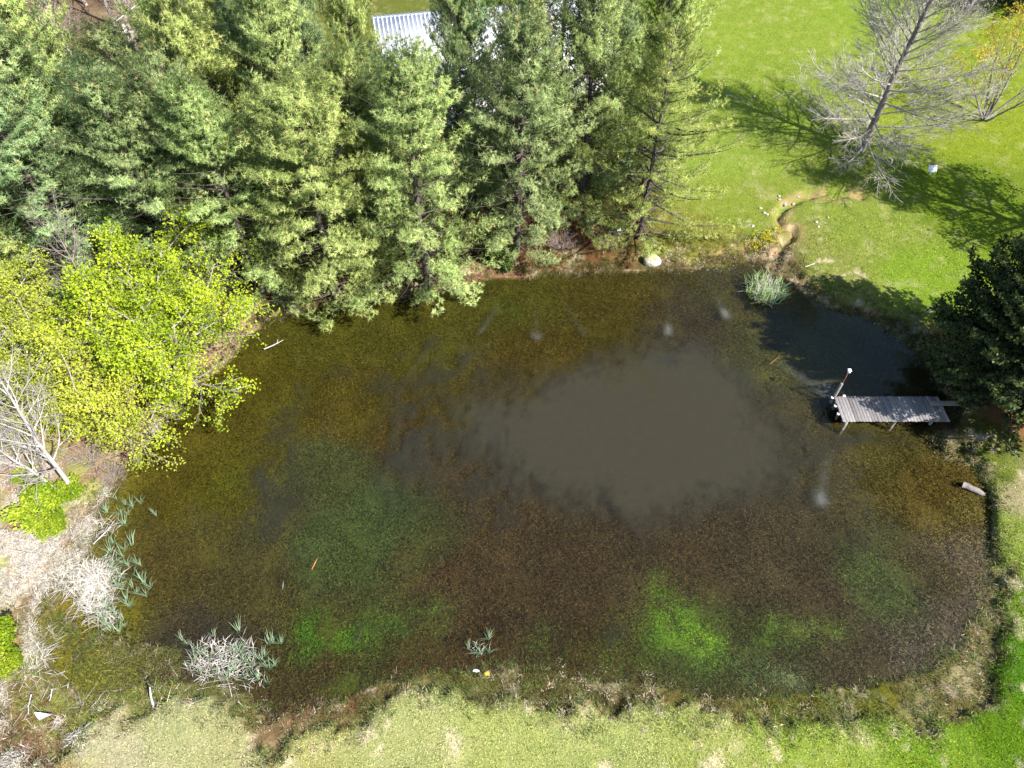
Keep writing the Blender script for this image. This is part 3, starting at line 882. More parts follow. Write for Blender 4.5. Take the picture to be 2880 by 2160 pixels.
def conifer(name, label, H, Rm, seed, base=0.1, step=0.5, per=6, droop=0.0, dense=1.0, cols=None, profile=None, tuft=(10, (0.09, 0.17), (0.02, 0.034), 0.55),
            twig=0.42, tipc=None, loc=(0, 0, 0), leafmat='needle', irregular=0.28, upper=0.75, puff=0.05, clump=0.0, cat='tree', group=None, quad=False, trunk_r=0.017):
    global nr
    nr = np.random.RandomState(seed)
    rnd = random.Random(seed)
    root = thing(name, label, cat, loc, 0, group)
    tr = bend_path((0, 0, -0.3), (nr.normal(0, .02), nr.normal(0, .02), 1), H + 0.3, 12, (0, 0, 0.1), 0.012)
    g = Geo().tube(tr, np.linspace(H * trunk_r, 0.02, len(tr)), 8)
    limbs, P, D, C = [], [], [], []
    profile = profile or (lambda t: (min(1, 0.55 + 2.2 * t)) * (1 - t) ** 0.72)
    z = base * H
    ph = nr.uniform(0, 6)
    cols = cols or [(0.085, 0.125, 0.035), (0.12, 0.165, 0.045)]
    while z < H * 0.985:
        t = (z - base * H) / (H * (1 - base))
        k = per + nr.randint(-1, 2)
        ph += 1.3
        sect = 1 + irregular * nr.normal(0, 0.5)
        for b in range(k):
            a = ph + b * 2 * math.pi / k + nr.normal(0, 0.22)
            Lb = max(0.25, Rm * profile(t) * (1 + irregular * nr.normal(0, 0.8)) * sect)
            f = (z + 0.3 + nr.uniform(-0.12, 0.12)) / (H + 0.3) * (len(tr) - 1)
            i0 = min(int(f), len(tr) - 2)
            p0 = tr[i0] + (tr[i0 + 1] - tr[i0]) * (f - i0)
            el = (-0.12 + upper * t ** 1.3) - droop * 0.5
            d0 = np.array([math.cos(a) * math.cos(el), math.sin(a) * math.cos(el), math.sin(el)])
            ns = max(3, int(Lb / 0.4))
            pts = bend_path(p0, d0, Lb, ns, (0, 0, 0.45 - droop), 0.05)
            limbs.append((pts, np.linspace(0.012 + 0.012 * Lb, 0.006, len(pts))))
            s, tot = (0.26 if t < 0.5 else 0.12) * Lb, Lb
            side = 1
            while s < tot:
                q = s / tot
                fi = q * ns
                a0 = min(int(fi), ns - 1)
                bp = pts[a0] + (pts[a0 + 1] - pts[a0]) * (fi - a0)
                tn = unit(pts[a0 + 1] - pts[a0])
                sd = unit(np.cross(tn, [0, 0, 1]))
                tl = twig * (1.05 - 0.55 * q) * min(1.0, 0.4 + Lb / 2.5) * nr.uniform(0.6, 1.3)
                td = unit(tn * nr.uniform(0.5, 1.0) + side * sd * nr.uniform(0.5, 1.0) + np.array([0, 0, nr.uniform(-0.1, 0.35) - droop * 0.9]))
                m_ = max(2, int(tl / 0.095))
                lum = nr.uniform(0.72, 1.22)
                for kk in range(1, m_ + 1):
                    P.append(bp + td * tl * kk / m_ + np.array([0, 0, puff * abs(rnd.gauss(0, 1))]))
                    D.append(td)
                    C.append((lum, kk == m_, q))
                side = -side
                s += nr.uniform(0.09, 0.17) / dense
            for kk in range(3):
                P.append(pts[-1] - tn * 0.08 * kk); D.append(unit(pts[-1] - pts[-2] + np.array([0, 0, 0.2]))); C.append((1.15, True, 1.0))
        z += step * nr.uniform(0.8, 1.2) * (1 - 0.35 * t)
    P, D = np.array(P), np.array(D)
    lum = np.array([c[0] for c in C])
    tip = np.array([c[1] for c in C])
    q = np.array([c[2] for c in C])
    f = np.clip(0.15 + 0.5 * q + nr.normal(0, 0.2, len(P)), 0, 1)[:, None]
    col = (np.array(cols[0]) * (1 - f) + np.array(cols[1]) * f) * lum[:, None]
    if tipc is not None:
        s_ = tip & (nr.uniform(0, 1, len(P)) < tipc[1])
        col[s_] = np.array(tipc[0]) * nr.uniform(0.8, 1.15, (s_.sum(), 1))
    g.tubes(limbs, 3)
    g.build('trunk', M['bark_pine'], root, smooth=True)
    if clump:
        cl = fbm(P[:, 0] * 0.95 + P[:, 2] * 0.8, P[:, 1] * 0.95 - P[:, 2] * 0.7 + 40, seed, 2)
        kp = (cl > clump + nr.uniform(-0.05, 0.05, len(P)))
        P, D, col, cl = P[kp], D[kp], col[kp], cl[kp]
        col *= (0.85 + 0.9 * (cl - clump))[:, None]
    rad = P * np.array([1, 1, 0])
    nv = unit(unit(rad) * 0.55 + np.array([0, 0, 0.62 - 0.4 * droop]) + D * 0.35)
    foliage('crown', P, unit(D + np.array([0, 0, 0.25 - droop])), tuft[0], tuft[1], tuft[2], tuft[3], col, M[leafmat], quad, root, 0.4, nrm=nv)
    return root


def grow(p, d, L, r, lev, cfg, polys, leaves):
    n = cfg['seg'][lev]
    pts = bend_path(p, d, L, n, cfg['pull'][lev], cfg['wob'][lev])
    rad = np.linspace(r, max(r * cfg['taper'], 0.004), n + 1)
    polys.append((pts, rad, lev))
    if lev >= cfg['max']:
        for i in range(1, n + 1): leaves.append((pts[i], unit(pts[i] - pts[i - 1])))
        return
    k = cfg['kids'][lev]
    ph = nr.uniform(0, 6)
    for c in range(k):
        t = cfg['from'][lev] + (1 - cfg['from'][lev]) * (c + nr.uniform(0.1, 0.9)) / k
        f = t * n
        i0 = min(int(f), n - 1)
        bp = pts[i0] + (pts[i0 + 1] - pts[i0]) * (f - i0)
        tn = unit(pts[i0 + 1] - pts[i0])
        ph += 2.4 + nr.normal(0, 0.35)
        a1 = unit(np.cross(tn, [0.2, 0.1, 1.0]))
        a2 = np.cross(tn, a1)
        sd = a1 * math.cos(ph) + a2 * math.sin(ph) * cfg.get('flat', 1.0)
        ang = (cfg['ang0'](t) if lev == 0 and 'ang0' in cfg else cfg['ang'][lev]) * nr.uniform(0.8, 1.2)
        dd = unit(tn * math.cos(ang) + unit(sd) * math.sin(ang))
        ll = L * cfg['ratio'][lev] * (1.12 - 0.62 * t) * nr.uniform(0.65, 1.25)
        rr = max(rad[i0] * cfg.get('thin', 0.55), cfg['minr'][lev]) if 'minr' in cfg else rad[i0] * 0.55
        grow(bp, dd, ll, rr if 'minr' in cfg else min(rr, 0.5 * r), lev + 1, cfg, polys, leaves)


def limb_tree(name, label, stems, cfg, bark, seed, loc=(0, 0, 0), leaf=None, cat='tree', group=None, limbs_apart=True, trunk_sides=9, trunk_bark=None):
    """stems: list of (base, direction, length, radius). First-order limbs are parts of their own, each with its twigs."""
    global nr
    nr = np.random.RandomState(seed)
    root = thing(name, label, cat, loc, 0, group)
    tg = Geo()
    LP, LD = [], []
    rest = Geo()
    for (p, d, L, r) in stems:
        polys, leaves = [], []
        grow(np.array(p, float), np.array(d, float), L, r, 0, cfg, polys, leaves)
        cur = None
        groups = []
        for q in polys:
            if q[2] == 0: tg.tube(q[0], q[1], trunk_sides)
            elif q[2] == 1:
                cur = [q]; groups.append(cur)
            else: cur.append(q)
        for gq in groups:
            G = Geo() if limbs_apart else rest
            for q in gq: G.tube(q[0], q[1], 5 if q[2] == 1 else 3, False)
            if limbs_apart: G.build('limb', M[bark], root, smooth=True)
        LP += [l[0] for l in leaves]; LD += [l[1] for l in leaves]
    tg.build('trunk', M[trunk_bark or bark], root, smooth=True)
    if not limbs_apart and rest.n: rest.build('branchwork', M[bark], root, smooth=True)
    if leaf:
        P, D = np.array(LP), np.array(LD)
        keep = nr.uniform(0, 1, len(P)) < leaf.get('keep', 1.0)
        if 'where' in leaf: keep &= leaf['where'](P)
        P, D = P[keep], D[keep]
        rep = leaf.get('rep', 1)
        P = np.repeat(P, rep, 0) + nr.normal(0, leaf.get('jit', 0.1), (len(P) * rep, 3))
        D = unit(np.repeat(D, rep, 0) + nr.normal(0, 0.5, (len(P), 3)))
        cl = fbm(P[:, 0] * 0.9 + P[:, 2], P[:, 1] * 0.9 - P[:, 2] * 0.6, seed, 3)
        f = np.clip((cl - 0.3) * 2.2 + nr.normal(0, 0.18, len(P)), 0, 1)[:, None]
        col = np.array(leaf['cols'][0]) * (1 - f) + np.array(leaf['cols'][1]) * f
        foliage('crown', P, D, leaf['k'], leaf['len'], leaf['wid'], leaf.get('spread', 0.8), col, M[leaf.get('mat', 'leaf')], True, root, 0.35)
    return root


# --- white pine prototypes: each is the first of its kind standing in the grove
PINE_C = [[(0.22, 0.305, 0.092), (0.46, 0.535, 0.20)], [(0.20, 0.29, 0.105), (0.42, 0.51, 0.215)], [(0.235, 0.31, 0.085), (0.48, 0.54, 0.185)], [(0.19, 0.285, 0.115), (0.39, 0.49, 0.225)]]
TIPC = ((0.50, 0.46, 0.19), 0.14)
GRV = 'pines of the grove along the pond'
protos = []
PINES = [  # x, y, height, radius scale, prototype, label
    (-4.2, 26.4, 11.6, 1.0, 0, 'white pine with the lowest boughs hanging over the water, middle of the front row'),
    (0.2, 28.9, 11.7, 0.92, 1, 'white pine in the front row just left of the dark gap and brown bank'),
    (-8.8, 25.6, 11.0, 1.0, 2, 'broad yellow green pine touching the water left of the middle of the grove'),
    (5.0, 34.4, 12.6, 0.80, 3, 'dark green pine behind the thin pale pine at the lawn edge'),
    (-12.4, 25.9, 10.4, 0.95, 0, 'front row pine at the left end of the shady water edge'),
    (-16.4, 26.4, 10.2, 0.9, 1, 'front row pine just behind the right half of the bright green maple'),
    (-20.6, 25.9, 9.6, 1.0, 3, 'front row pine behind the left half of the bright green maple'),
    (-24.6, 24.6, 9.6, 1.0, 2, 'front row pine at the left edge, above the yellow green tree'),
    (-28.4, 26.6, 10.5, 1.0, 0, 'leftmost tall pine, cut by the left edge of the photo'),
    (3.7, 32.0, 11.8, 0.9, 0, 'pine filling the space between the dark gap and the thin pale pine'),
    (-6.7, 30.8, 9.2, 0.8, 1, 'short topped pine in front of the white metal roof'),
    (-2.0, 33.8, 11.2, 0.72, 3, 'bluish green pine with open boughs before the white building wall'),
    (-10.6, 31.3, 12.0, 0.85, 0, 'tall pine just left of the white metal roof'),
    (-14.4, 30.9, 11.6, 0.95, 2, 'second row pine behind the left end of the shady water edge'),
    (-18.4, 30.2, 9.2, 0.95, 3, 'short second row pine below the power lines'),
    (-22.3, 29.8, 10.6, 0.95, 1, 'second row pine left of the bare brown thicket'),
    (-26.3, 30.6, 11.0, 0.95, 2, 'second row pine near the left edge of the grove'),
    (-13.0, 34.6, 12.2, 0.9, 1, 'rear pine right of the power lines, reaching the top of the photo'),
    (-10.2, 35.0, 11.0, 0.55, 3, 'narrow rear pine beside the left end of the metal roof'),
    (-16.4, 34.4, 9.6, 0.85, 0, 'rear pine directly beneath the power lines'),
    (-25.0, 34.2, 11.4, 0.95, 3, 'rear pine left of the bare trunks at the top'),
    (-29.6, 34.0, 12.0, 0.95, 1, 'rear pine in the top left corner'),
    (1.0, 33.4, 12.2, 0.78, 2, 'pine with upright leaders in front of the olive spruce'),
    (-31.5, 29.8, 11.0, 1.0, 3, 'pine behind the leftmost pine, mostly outside the photo'),
    (-14.6, 38.0, 11.6, 0.9, 2, 'rearmost pine right of the power lines at the top edge'),
    (-12.6, 38.6, 10.6, 0.7, 0, 'rearmost pine just left of the metal roof'),
    (-22.6, 33.2, 11.8, 0.85, 2, 'low rear pine in front of the brown thicket'),
    (-28.6, 37.6, 12.2, 0.95, 0, 'rearmost pine at the top edge left of the brown thicket'),
    (-33.5, 34.6, 11.6, 0.95, 2, 'rear pine at the left end of the top edge'),
    (-2.8, 33.0, 11.2, 0.55, 1, 'small rear pine beneath the left part of the metal roof'),
    (-8.3, 36.6, 11.6, 0.55, 2, 'narrow rear pine touching the left end of the metal roof'),
    (-27.0, 27.6, 10.4, 0.9, 1, 'pine between the leftmost pines, above the yellow green tree'),
    (-19.0, 33.0, 9.0, 0.9, 1, 'low rear pine below the utility pole'),
    (-6.6, 28.6, 10.4, 0.8, 2, 'pine squeezed between the two middle front row pines'),
    (-14.6, 28.2, 10.6, 0.85, 1, 'pine squeezed between the two left front row pines'),
    (7.4, 33.8, 12.4, 0.72, 2, 'light green pine at the right end of the grove, next to the lawn'),
]
for n_, (x, y, h, rs, pi, lab) in enumerate(PINES):
    loc = (x, y, gz(x, y))
    if pi >= len(protos):
        p = conifer('white_pine', lab, 11.5, 4.1, 100 + pi, base=0.05, step=0.62, per=6, dense=1.5, cols=PINE_C[pi], tipc=TIPC, irregular=0.24, group=GRV, tuft=(13, (0.11, 0.22), (0.034, 0.056), 1.0), twig=0.66, puff=0.22, clump=0.40, profile=lambda t: min(1, 0.74 + 1.5 * t) * (1 - t) ** 0.50 + 0.05)
        p.location = loc
        p.scale = (rs, rs, h / 11.5)
        protos.append(p)
    else:
        copy_tree(protos[pi], loc, rng.uniform(0, 6.28), (rs, rs, h / 11.5), lab, GRV)

conifer('thin_pine', 'thin pale yellow green pine at the lawn edge, trunk and bare twigs showing', 11.2, 4.0, 140, base=0.03, step=0.60, per=6, dense=1.15, irregular=0.36,
        cols=[(0.20, 0.25, 0.06), (0.44, 0.47, 0.12)], tipc=((0.52, 0.46, 0.15), 0.15), loc=(6.8, 30.0, gz(6.8, 30.0)), tuft=(9, (0.12, 0.22), (0.030, 0.055), 0.8), twig=0.6, trunk_r=0.012, puff=0.1, clump=0.36,
        profile=lambda t: min(1, 0.8 + 1.2 * t) * (1 - t) ** 0.55 + 0.04)
conifer('drooping_spruce', 'olive green spruce with drooping branchlets, right of the white roof', 13.2, 2.6, 150, base=0.08, step=0.42, per=7, droop=0.55, dense=1.0, irregular=0.2, upper=0.5,
        cols=[(0.085, 0.115, 0.030), (0.23, 0.245, 0.06)], loc=(2.4, 36.6, gz(2.4, 36.6)), tuft=(8, (0.07, 0.14), (0.018, 0.03), 0.35))
conifer('spruce', 'dark needled tree at the right end of the metal roof', 12.4, 1.6, 155, base=0.1, step=0.55, per=5, droop=0.4, dense=0.7, irregular=0.3, upper=0.4,
        cols=[(0.020, 0.028, 0.014), (0.045, 0.055, 0.02)], loc=(-0.2, 37.8, gz(-0.2, 37.8)), tuft=(7, (0.06, 0.12), (0.018, 0.03), 0.35))
dome = lambda t: max(0.05, (1 - ((t - 0.30) / 0.70) ** 2 if t > 0.30 else 0.80 + 0.20 * math.sin(t / 0.30 * math.pi / 2))) ** 0.62
conifer('dense_evergreen', 'large dark dense evergreen tree on the bank beside the wooden dock', 6.7, 4.6, 160, base=0.12, step=0.26, per=11, dense=1.5, irregular=0.06, upper=0.9, profile=dome, twig=0.5,
        cols=[(0.035, 0.055, 0.014), (0.095, 0.12, 0.024)], loc=(21.8, 19.3, gz(21.8, 19.3)), tuft=(6, (0.10, 0.18), (0.055, 0.09), 0.8), leafmat='dark_leaf', quad=True, trunk_r=0.03)
conifer('dense_evergreen', 'dark round evergreen in the top right corner of the lawn', 7.0, 4.4, 165, base=0.03, step=0.45, per=9, dense=0.7, irregular=0.12, upper=0.9, profile=dome, twig=0.5,
        cols=[(0.020, 0.032, 0.010), (0.045, 0.062, 0.014)], loc=(39.8, 57.8, 0.7), tuft=(6, (0.12, 0.2), (0.07, 0.11), 0.7), leafmat='dark_leaf', quad=True, trunk_r=0.02)

# --- bright spring maples on the left bank
MAP = dict(seg=[7, 6, 4, 3], pull=[(0, 0, 0.2), (0, 0, 0.15), (0, 0, -0.1), (0, 0, -0.2)], wob=[0.07, 0.09, 0.11, 0.13], taper=0.35, max=3, kids=[10, 8, 6], ang=[1.0, 0.9, 0.8], ratio=[0.72, 0.50, 0.46], flat=0.8)
MAP['from'] = [0.22, 0.18, 0.15]
def stems3(h, r, lean, n, seed):
    q = random.Random(seed)
    return [((q.uniform(-.25, .25), q.uniform(-.25, .25), -0.3), (math.cos(a) * lean, math.sin(a) * lean, 1), h * q.uniform(0.85, 1.1), r) for a in [k * 6.28 / n + q.uniform(-.4, .4) for k in range(n)]]
limb_tree('maple_tree', 'bright green maple in new leaf overhanging the left side of the pond', stems3(5.5, 0.13, 0.55, 5, 3), MAP, 'bark_pale', 201, (-15.0, 20.3, gz(-15.0, 20.3)),
          dict(k=4, len=(0.06, 0.115), wid=(0.045, 0.08), cols=[(0.21, 0.30, 0.014), (0.52, 0.60, 0.035)], rep=3, jit=0.15, keep=1.0), limbs_apart=False)
limb_tree('leafing_tree', 'sparse yellow green tree leaning over the pond corner, bare ground seen through it', stems3(4.4, 0.09, 0.55, 5, 5), MAP, 'bark_pale', 202, (-16.9, 18.4, gz(-16.9, 18.4)),
          dict(k=4, len=(0.05, 0.10), wid=(0.035, 0.07), cols=[(0.27, 0.32, 0.03), (0.46, 0.50, 0.06)], rep=3, jit=0.14, keep=0.9), limbs_apart=False)
limb_tree('leafing_tree', 'yellow green tree at the left edge between the pines and the grey dead tree', stems3(5.0, 0.11, 0.55, 5, 8), MAP, 'bark_pale', 203, (-20.6, 19.4, gz(-20.6, 19.4)),
          dict(k=4, len=(0.05, 0.10), wid=(0.035, 0.07), cols=[(0.26, 0.31, 0.03), (0.46, 0.50, 0.06)], rep=3, jit=0.14, keep=0.9), limbs_apart=False)

# --- leafless trees
OAK = dict(seg=[14, 8, 4, 2], pull=[(0, 0, 0.1), (0, 0, 0.28), (0, 0, 0.10), (0, 0, 0.0)], wob=[0.012, 0.028, 0.05, 0.07], taper=0.30, max=3, kids=[76, 17, 10], ang=[1.22, 0.62, 0.6], ratio=[0.43, 0.40, 0.46], flat=0.75, thin=0.30, minr=[0.030, 0.015, 0.0115],
           ang0=lambda t: 1.62 - 1.05 * min(1.0, t * 1.25))
OAK['from'] = [0.045, 0.15, 0.12]
limb_tree('bare_tree', 'tall leafless tree with pale straight trunk, alone on the upper right lawn', [((0, 0, -0.3), (0.02, 0.03, 1), 11.4, 0.21)], OAK, 'bark_lawn', 210, (21.0, 37.8, gz(21.0, 37.8)), trunk_bark='bark_grey')
VASE = dict(seg=[8, 6, 5, 4], pull=[(0, 0, 0.25), (0, 0, 0.3), (0, 0, 0.2), (0, 0, 0.1)], wob=[0.05, 0.06, 0.08, 0.1], taper=0.2, max=3, kids=[6, 6, 4], ang=[0.5, 0.6, 0.6], ratio=[0.6, 0.5, 0.5])
VASE['from'] = [0.2, 0.25, 0.2]
limb_tree('budding_tree', 'small many stemmed tree with yellow orange buds at the right edge', [((0, 0, -0.2), (math.cos(a) * l, math.sin(a) * l, 1), h, 0.075) for a, l, h in ((0.2, .85, 5.0), (1.0, .5, 5.2), (1.9, .6, 5.0), (2.9, .75, 4.4), (4.0, .7, 4.2), (5.2, .9, 4.4), (0.6, .35, 5.4))],
          VASE, 'bark_grey', 211, (29.8, 41.2, gz(29.8, 41.2)), dict(k=3, len=(0.07, 0.13), wid=(0.05, 0.08), cols=[(0.46, 0.36, 0.03), (0.60, 0.50, 0.06)], rep=1, jit=0.10, keep=0.75, where=lambda P: (P[:, 2] > 2.4) & (P[:, 0] < 0.8) & (P[:, 1] > -0.5)))
OFFT = dict(seg=[9, 7, 5, 4], pull=[(0, 0, 0.15), (0, 0, 0.25), (0, 0, 0.1), (0, 0, 0)], wob=[0.04, 0.06, 0.08, 0.1], taper=0.2, max=3, kids=[22, 9, 5], ang=[0.95, 0.75, 0.7], ratio=[0.52, 0.46, 0.5])
OFFT['from'] = [0.2, 0.15, 0.15]
limb_tree('budding_tree', 'tall budding tree just outside the right edge whose shade crosses the lawn', [((0, 0, -0.3), (0.0, 0.0, 1), 10.8, 0.24)], OFFT, 'bark_grey', 212, (30.2, 29.0, gz(30.2, 29.0)),
          dict(k=3, len=(0.08, 0.14), wid=(0.06, 0.10), cols=[(0.14, 0.17, 0.03), (0.22, 0.24, 0.04)], rep=3, jit=0.16, keep=1.0), limbs_apart=False)
DEAD = dict(seg=[9, 6, 5, 4], pull=[(0, 0, 0.2), (0, 0, 0.45), (0, 0, 0.25), (0, 0, 0.1)], wob=[0.05, 0.08, 0.11, 0.12], taper=0.12, max=3, kids=[26, 8, 5], ang=[0.75, 0.7, 0.7], ratio=[0.42, 0.45, 0.5])
DEAD['from'] = [0.18, 0.15, 0.15]
limb_tree('dead_tree', 'bleached grey dead tree on the left bank with a tangle of fine twigs', [((0, 0, -0.2), (-0.02, 0.10, 1), 7.4, 0.10), ((-.5, -.1, -0.2), (-0.12, 0.02, 1), 6.0, 0.07)], DEAD, 'dead_wood', 213, (-17.55, 14.6, gz(-17.55, 14.6)))
limb_tree('dead_tree', 'thin half dead tree with pale twigs standing between the maple and the pines', [((0, 0, -0.2), (0.03, 0.02, 1), 6.5, 0.08)], DEAD, 'bark_pale', 214, (-19.3, 23.6, gz(-19.3, 23.6)), limbs_apart=False)
FAR = dict(seg=[8, 5, 4], pull=[(0, 0, 0.1), (0, 0, 0.35), (0, 0, 0.1)], wob=[0.04, 0.08, 0.1], taper=0.2, max=2, kids=[20, 7], ang=[0.7, 0.7], ratio=[0.42, 0.5])
FAR['from'] = [0.3, 0.15]
f0 = limb_tree('bare_tree', 'bare grey trunk leftmost in the brown thicket at the top left', [((0, 0, -0.2), (0.0, 0.0, 1), 9.5, 0.14)], FAR, 'bark_brown', 215, (-36.5, 50.5, gz(-36.5, 50.5)), limbs_apart=False, group='bare trees of the brown thicket')
for (x, y, h, lab) in ((-33.5, 52.5, 1.0, 'bare grey trunk second from the left in the brown thicket'), (-31.0, 49.5, 0.85, 'bare tree in front of the brown thicket, nearest the pines'), (-29.5, 54.0, 1.05, 'pinkish bare tree in the middle of the brown thicket'),
                       (-27.0, 51.0, 0.9, 'bare tree at the right end of the brown thicket by the power lines'), (-33.0, 57.5, 1.0, 'bare tree at the rear left of the brown thicket'), (-28.5, 59.0, 1.0, 'bare tree at the rear right of the brown thicket')):
    copy_tree(f0, (x, y, gz(x, y)), rng.uniform(0, 6), (h, h, h), lab, 'bare trees of the brown thicket')
BUSH = dict(seg=[5, 4, 4], pull=[(0, 0, 0.2), (0, 0, 0.1), (0, 0, 0)], wob=[0.1, 0.13, 0.15], taper=0.3, max=2, kids=[9, 6], ang=[0.7, 0.7], ratio=[0.55, 0.5])
BUSH['from'] = [0.15, 0.15]
def bush_stems(n, h, r, lean):
    return [((rng.uniform(-.15, .15), rng.uniform(-.15, .15), -0.1), (math.cos(k * 6.28 / n) * lean * rng.uniform(.5, 1.2), math.sin(k * 6.28 / n) * lean * rng.uniform(.5, 1.2), 1), h * rng.uniform(.8, 1.15), r) for k in range(n)]
limb_tree('bare_shrub', 'grey leafless shrub behind the tall bare tree, at the top right', bush_stems(18, 3.6, 0.03, 0.9), BUSH, 'bark_grey', 216, (35.0, 57.0, 0.7), cat='shrub', limbs_apart=False)
lf = dict(k=5, len=(0.07, 0.12), wid=(0.05, 0.09), cols=[(0.16, 0.25, 0.012), (0.46, 0.54, 0.04)], rep=1, jit=0.10)
p = hit(130, 1425)
sh = limb_tree('green_shrub', 'bright lime green shrub at the foot of the grey dead tree', bush_stems(11, 1.0, 0.02, 1.1), BUSH, 'bark_pale', 217, p, lf, cat='shrub', limbs_apart=False, group='lime green shrubs on the left bank')
for (px, py, s, lab) in ((205, 1395, 0.62, 'small lime green shrub right of the dead tree base, nearest the water'), (165, 1480, 0.6, 'lime green shrub lowest of the three below the dead tree'), (70, 1350, 0.5, 'small lime green shrub left of the dead tree trunk'),
                         (12, 1800, 0.8, 'lime green shrub cut by the left edge, lower left'), (45, 1860, 0.45, 'small lime green sprig below the shrub at the left edge')):
    p = hit(px, py)
    copy_tree(sh, p, rng.uniform(0, 6), (s, s, s), lab, 'lime green shrubs on the left bank')
limb_tree('green_shrub', 'light green shrub behind the power lines at the top left', bush_stems(12, 3.4, 0.04, 0.8), BUSH, 'bark_pale', 218, (-27.0, 60.0, 0.7), dict(k=4, len=(0.12, 0.2), wid=(0.09, 0.14), cols=[(0.16, 0.22, 0.015), (0.27, 0.33, 0.02)], rep=3, jit=0.18), cat='shrub', limbs_apart=False)
p = hit(1400, 725)
limb_tree('green_shrub', 'low mid green bush at the water edge under the pines', bush_stems(12, 0.9, 0.02, 1.3), BUSH, 'bark_brown', 219, p, dict(k=4, len=(0.07, 0.12), wid=(0.05, 0.09), cols=[(0.05, 0.09, 0.02), (0.11, 0.16, 0.03)], rep=3, jit=0.1), cat='shrub', limbs_apart=False)
for q, (px, py, s, lab) in enumerate(((640, 800, 1.0, 'brown leafless brush in the dark gap between maple and pines'), (1575, 700, 0.7, 'brown twiggy brush on the bank under the front pines'), (1700, 690, 0.6, 'reddish brown brush heap below the thin pale pine'), (40, 1250, 0.8, 'low twiggy brush left of the dead tree'), (255, 1300, 0.7, 'pale twiggy brush right of the dead tree trunk'), (320, 1350, 0.5, 'low twiggy brush at the water edge under the leaning yellow green tree'), (110, 1320, 0.6, 'twiggy brush just behind the lime shrubs'))):
    p = hit(px, py)
    if q == 0: br = limb_tree('brush', lab, bush_stems(12, 1.7, 0.02, 1.3), BUSH, 'bark_brown', 220, p, cat='brush', limbs_apart=False, group='leafless brush around the pond')
    else: copy_tree(br, p, rng.uniform(0, 6), (s, s, s), lab, 'leafless brush around the pond')
for k in range(14):
    x, y, s = rng.uniform(-36, -24), rng.uniform(45, 60), rng.uniform(1.3, 2.2)
    copy_tree(br, (x, y, gz(x, y)), rng.uniform(0, 6), (s, s, s), 'pale brown leafless brush filling the thicket at the top left', 'brush of the brown thicket')

# ------------------------------------------------------------------ white building behind the pines
ang = R(11)
b = thing('white_building', 'long white building with ribbed metal roof half hidden behind the pines', 'building', (-7.6, 41.9, gz(-4, 46)), ang)
BL, BD, EH, RH = 14.0, 7.6, 2.7, 4.2
g = Geo(); g.box((BL / 2, 0.1, EH / 2 - 0.3), (BL, 0.2, EH + 0.6)); g.build('front_wall', M['siding'], b)
g = Geo(); g.box((BL / 2, BD - 0.1, EH / 2 - 0.3), (BL, 0.2, EH + 0.6)); g.build('rear_wall', M['siding'], b)
for sx in (0.1, BL - 0.1):
    g = Geo(); g.box((sx, BD / 2, EH / 2 - 0.3), (0.2, BD - 0.41, EH + 0.6))
    g.add([(sx - .1, .21, EH), (sx + .1, .21, EH), (sx + .1, BD - .21, EH), (sx - .1, BD - .21, EH), (sx - .1, BD / 2, RH - .12), (sx + .1, BD / 2, RH - .12)], [(0, 3, 2, 1), (0, 1, 5, 4), (2, 3, 4, 5)], [(0, 4, 3), (1, 2, 5)])
    g.build('gable_wall', M['siding'], b)
ov = 0.4
for sgn in (0, 1):
    y0, y1 = (-ov, BD / 2) if sgn == 0 else (BD + ov, BD / 2)
    z0 = EH - (RH - EH) * ov / (BD / 2)
    rg = Geo()
    rg.add([(-ov, y0, z0), (BL + ov, y0, z0), (BL + ov, y1, RH), (-ov, y1, RH), (-ov, y0, z0 + .06), (BL + ov, y0, z0 + .06), (BL + ov, y1, RH + .06), (-ov, y1, RH + .06)],
           [(0, 1, 2, 3), (4, 7, 6, 5), (0, 4, 5, 1), (1, 5, 6, 2), (2, 6, 7, 3), (3, 7, 4, 0)])
    ro = rg.build('roof', M['roof'], b)
    rb = Geo()
    nseg = 56
    for k in range(nseg):
        xx = -ov + 0.08 + k * (BL + 2 * ov - 0.16) / (nseg - 1)
        rb.add([(xx - .035, y0, z0 + .063), (xx + .035, y0, z0 + .063), (xx + .015, y0, z0 + .11), (xx - .015, y0, z0 + .11), (xx - .035, y1, RH + .063), (xx + .035, y1, RH + .063), (xx + .015, y1, RH + .11), (xx - .015, y1, RH + .11)],
               [(0, 1, 2, 3), (0, 4, 5, 1), (1, 5, 6, 2), (2, 6, 7, 3), (3, 7, 4, 0)])
    tag(rb.build('roof_rib', M['roof'], ro), kind='stuff')
for xx in (2.2, 6.2, 10.6):
    g = Geo(); g.box((xx, -0.02, 1.5), (1.1, 0.08, 1.1)); wf = g.build('window', M['white'], b)
    g = Geo(); g.box((xx, -0.055, 1.5), (0.9, 0.03, 0.9)); g.build('pane', M['glass'], wf)

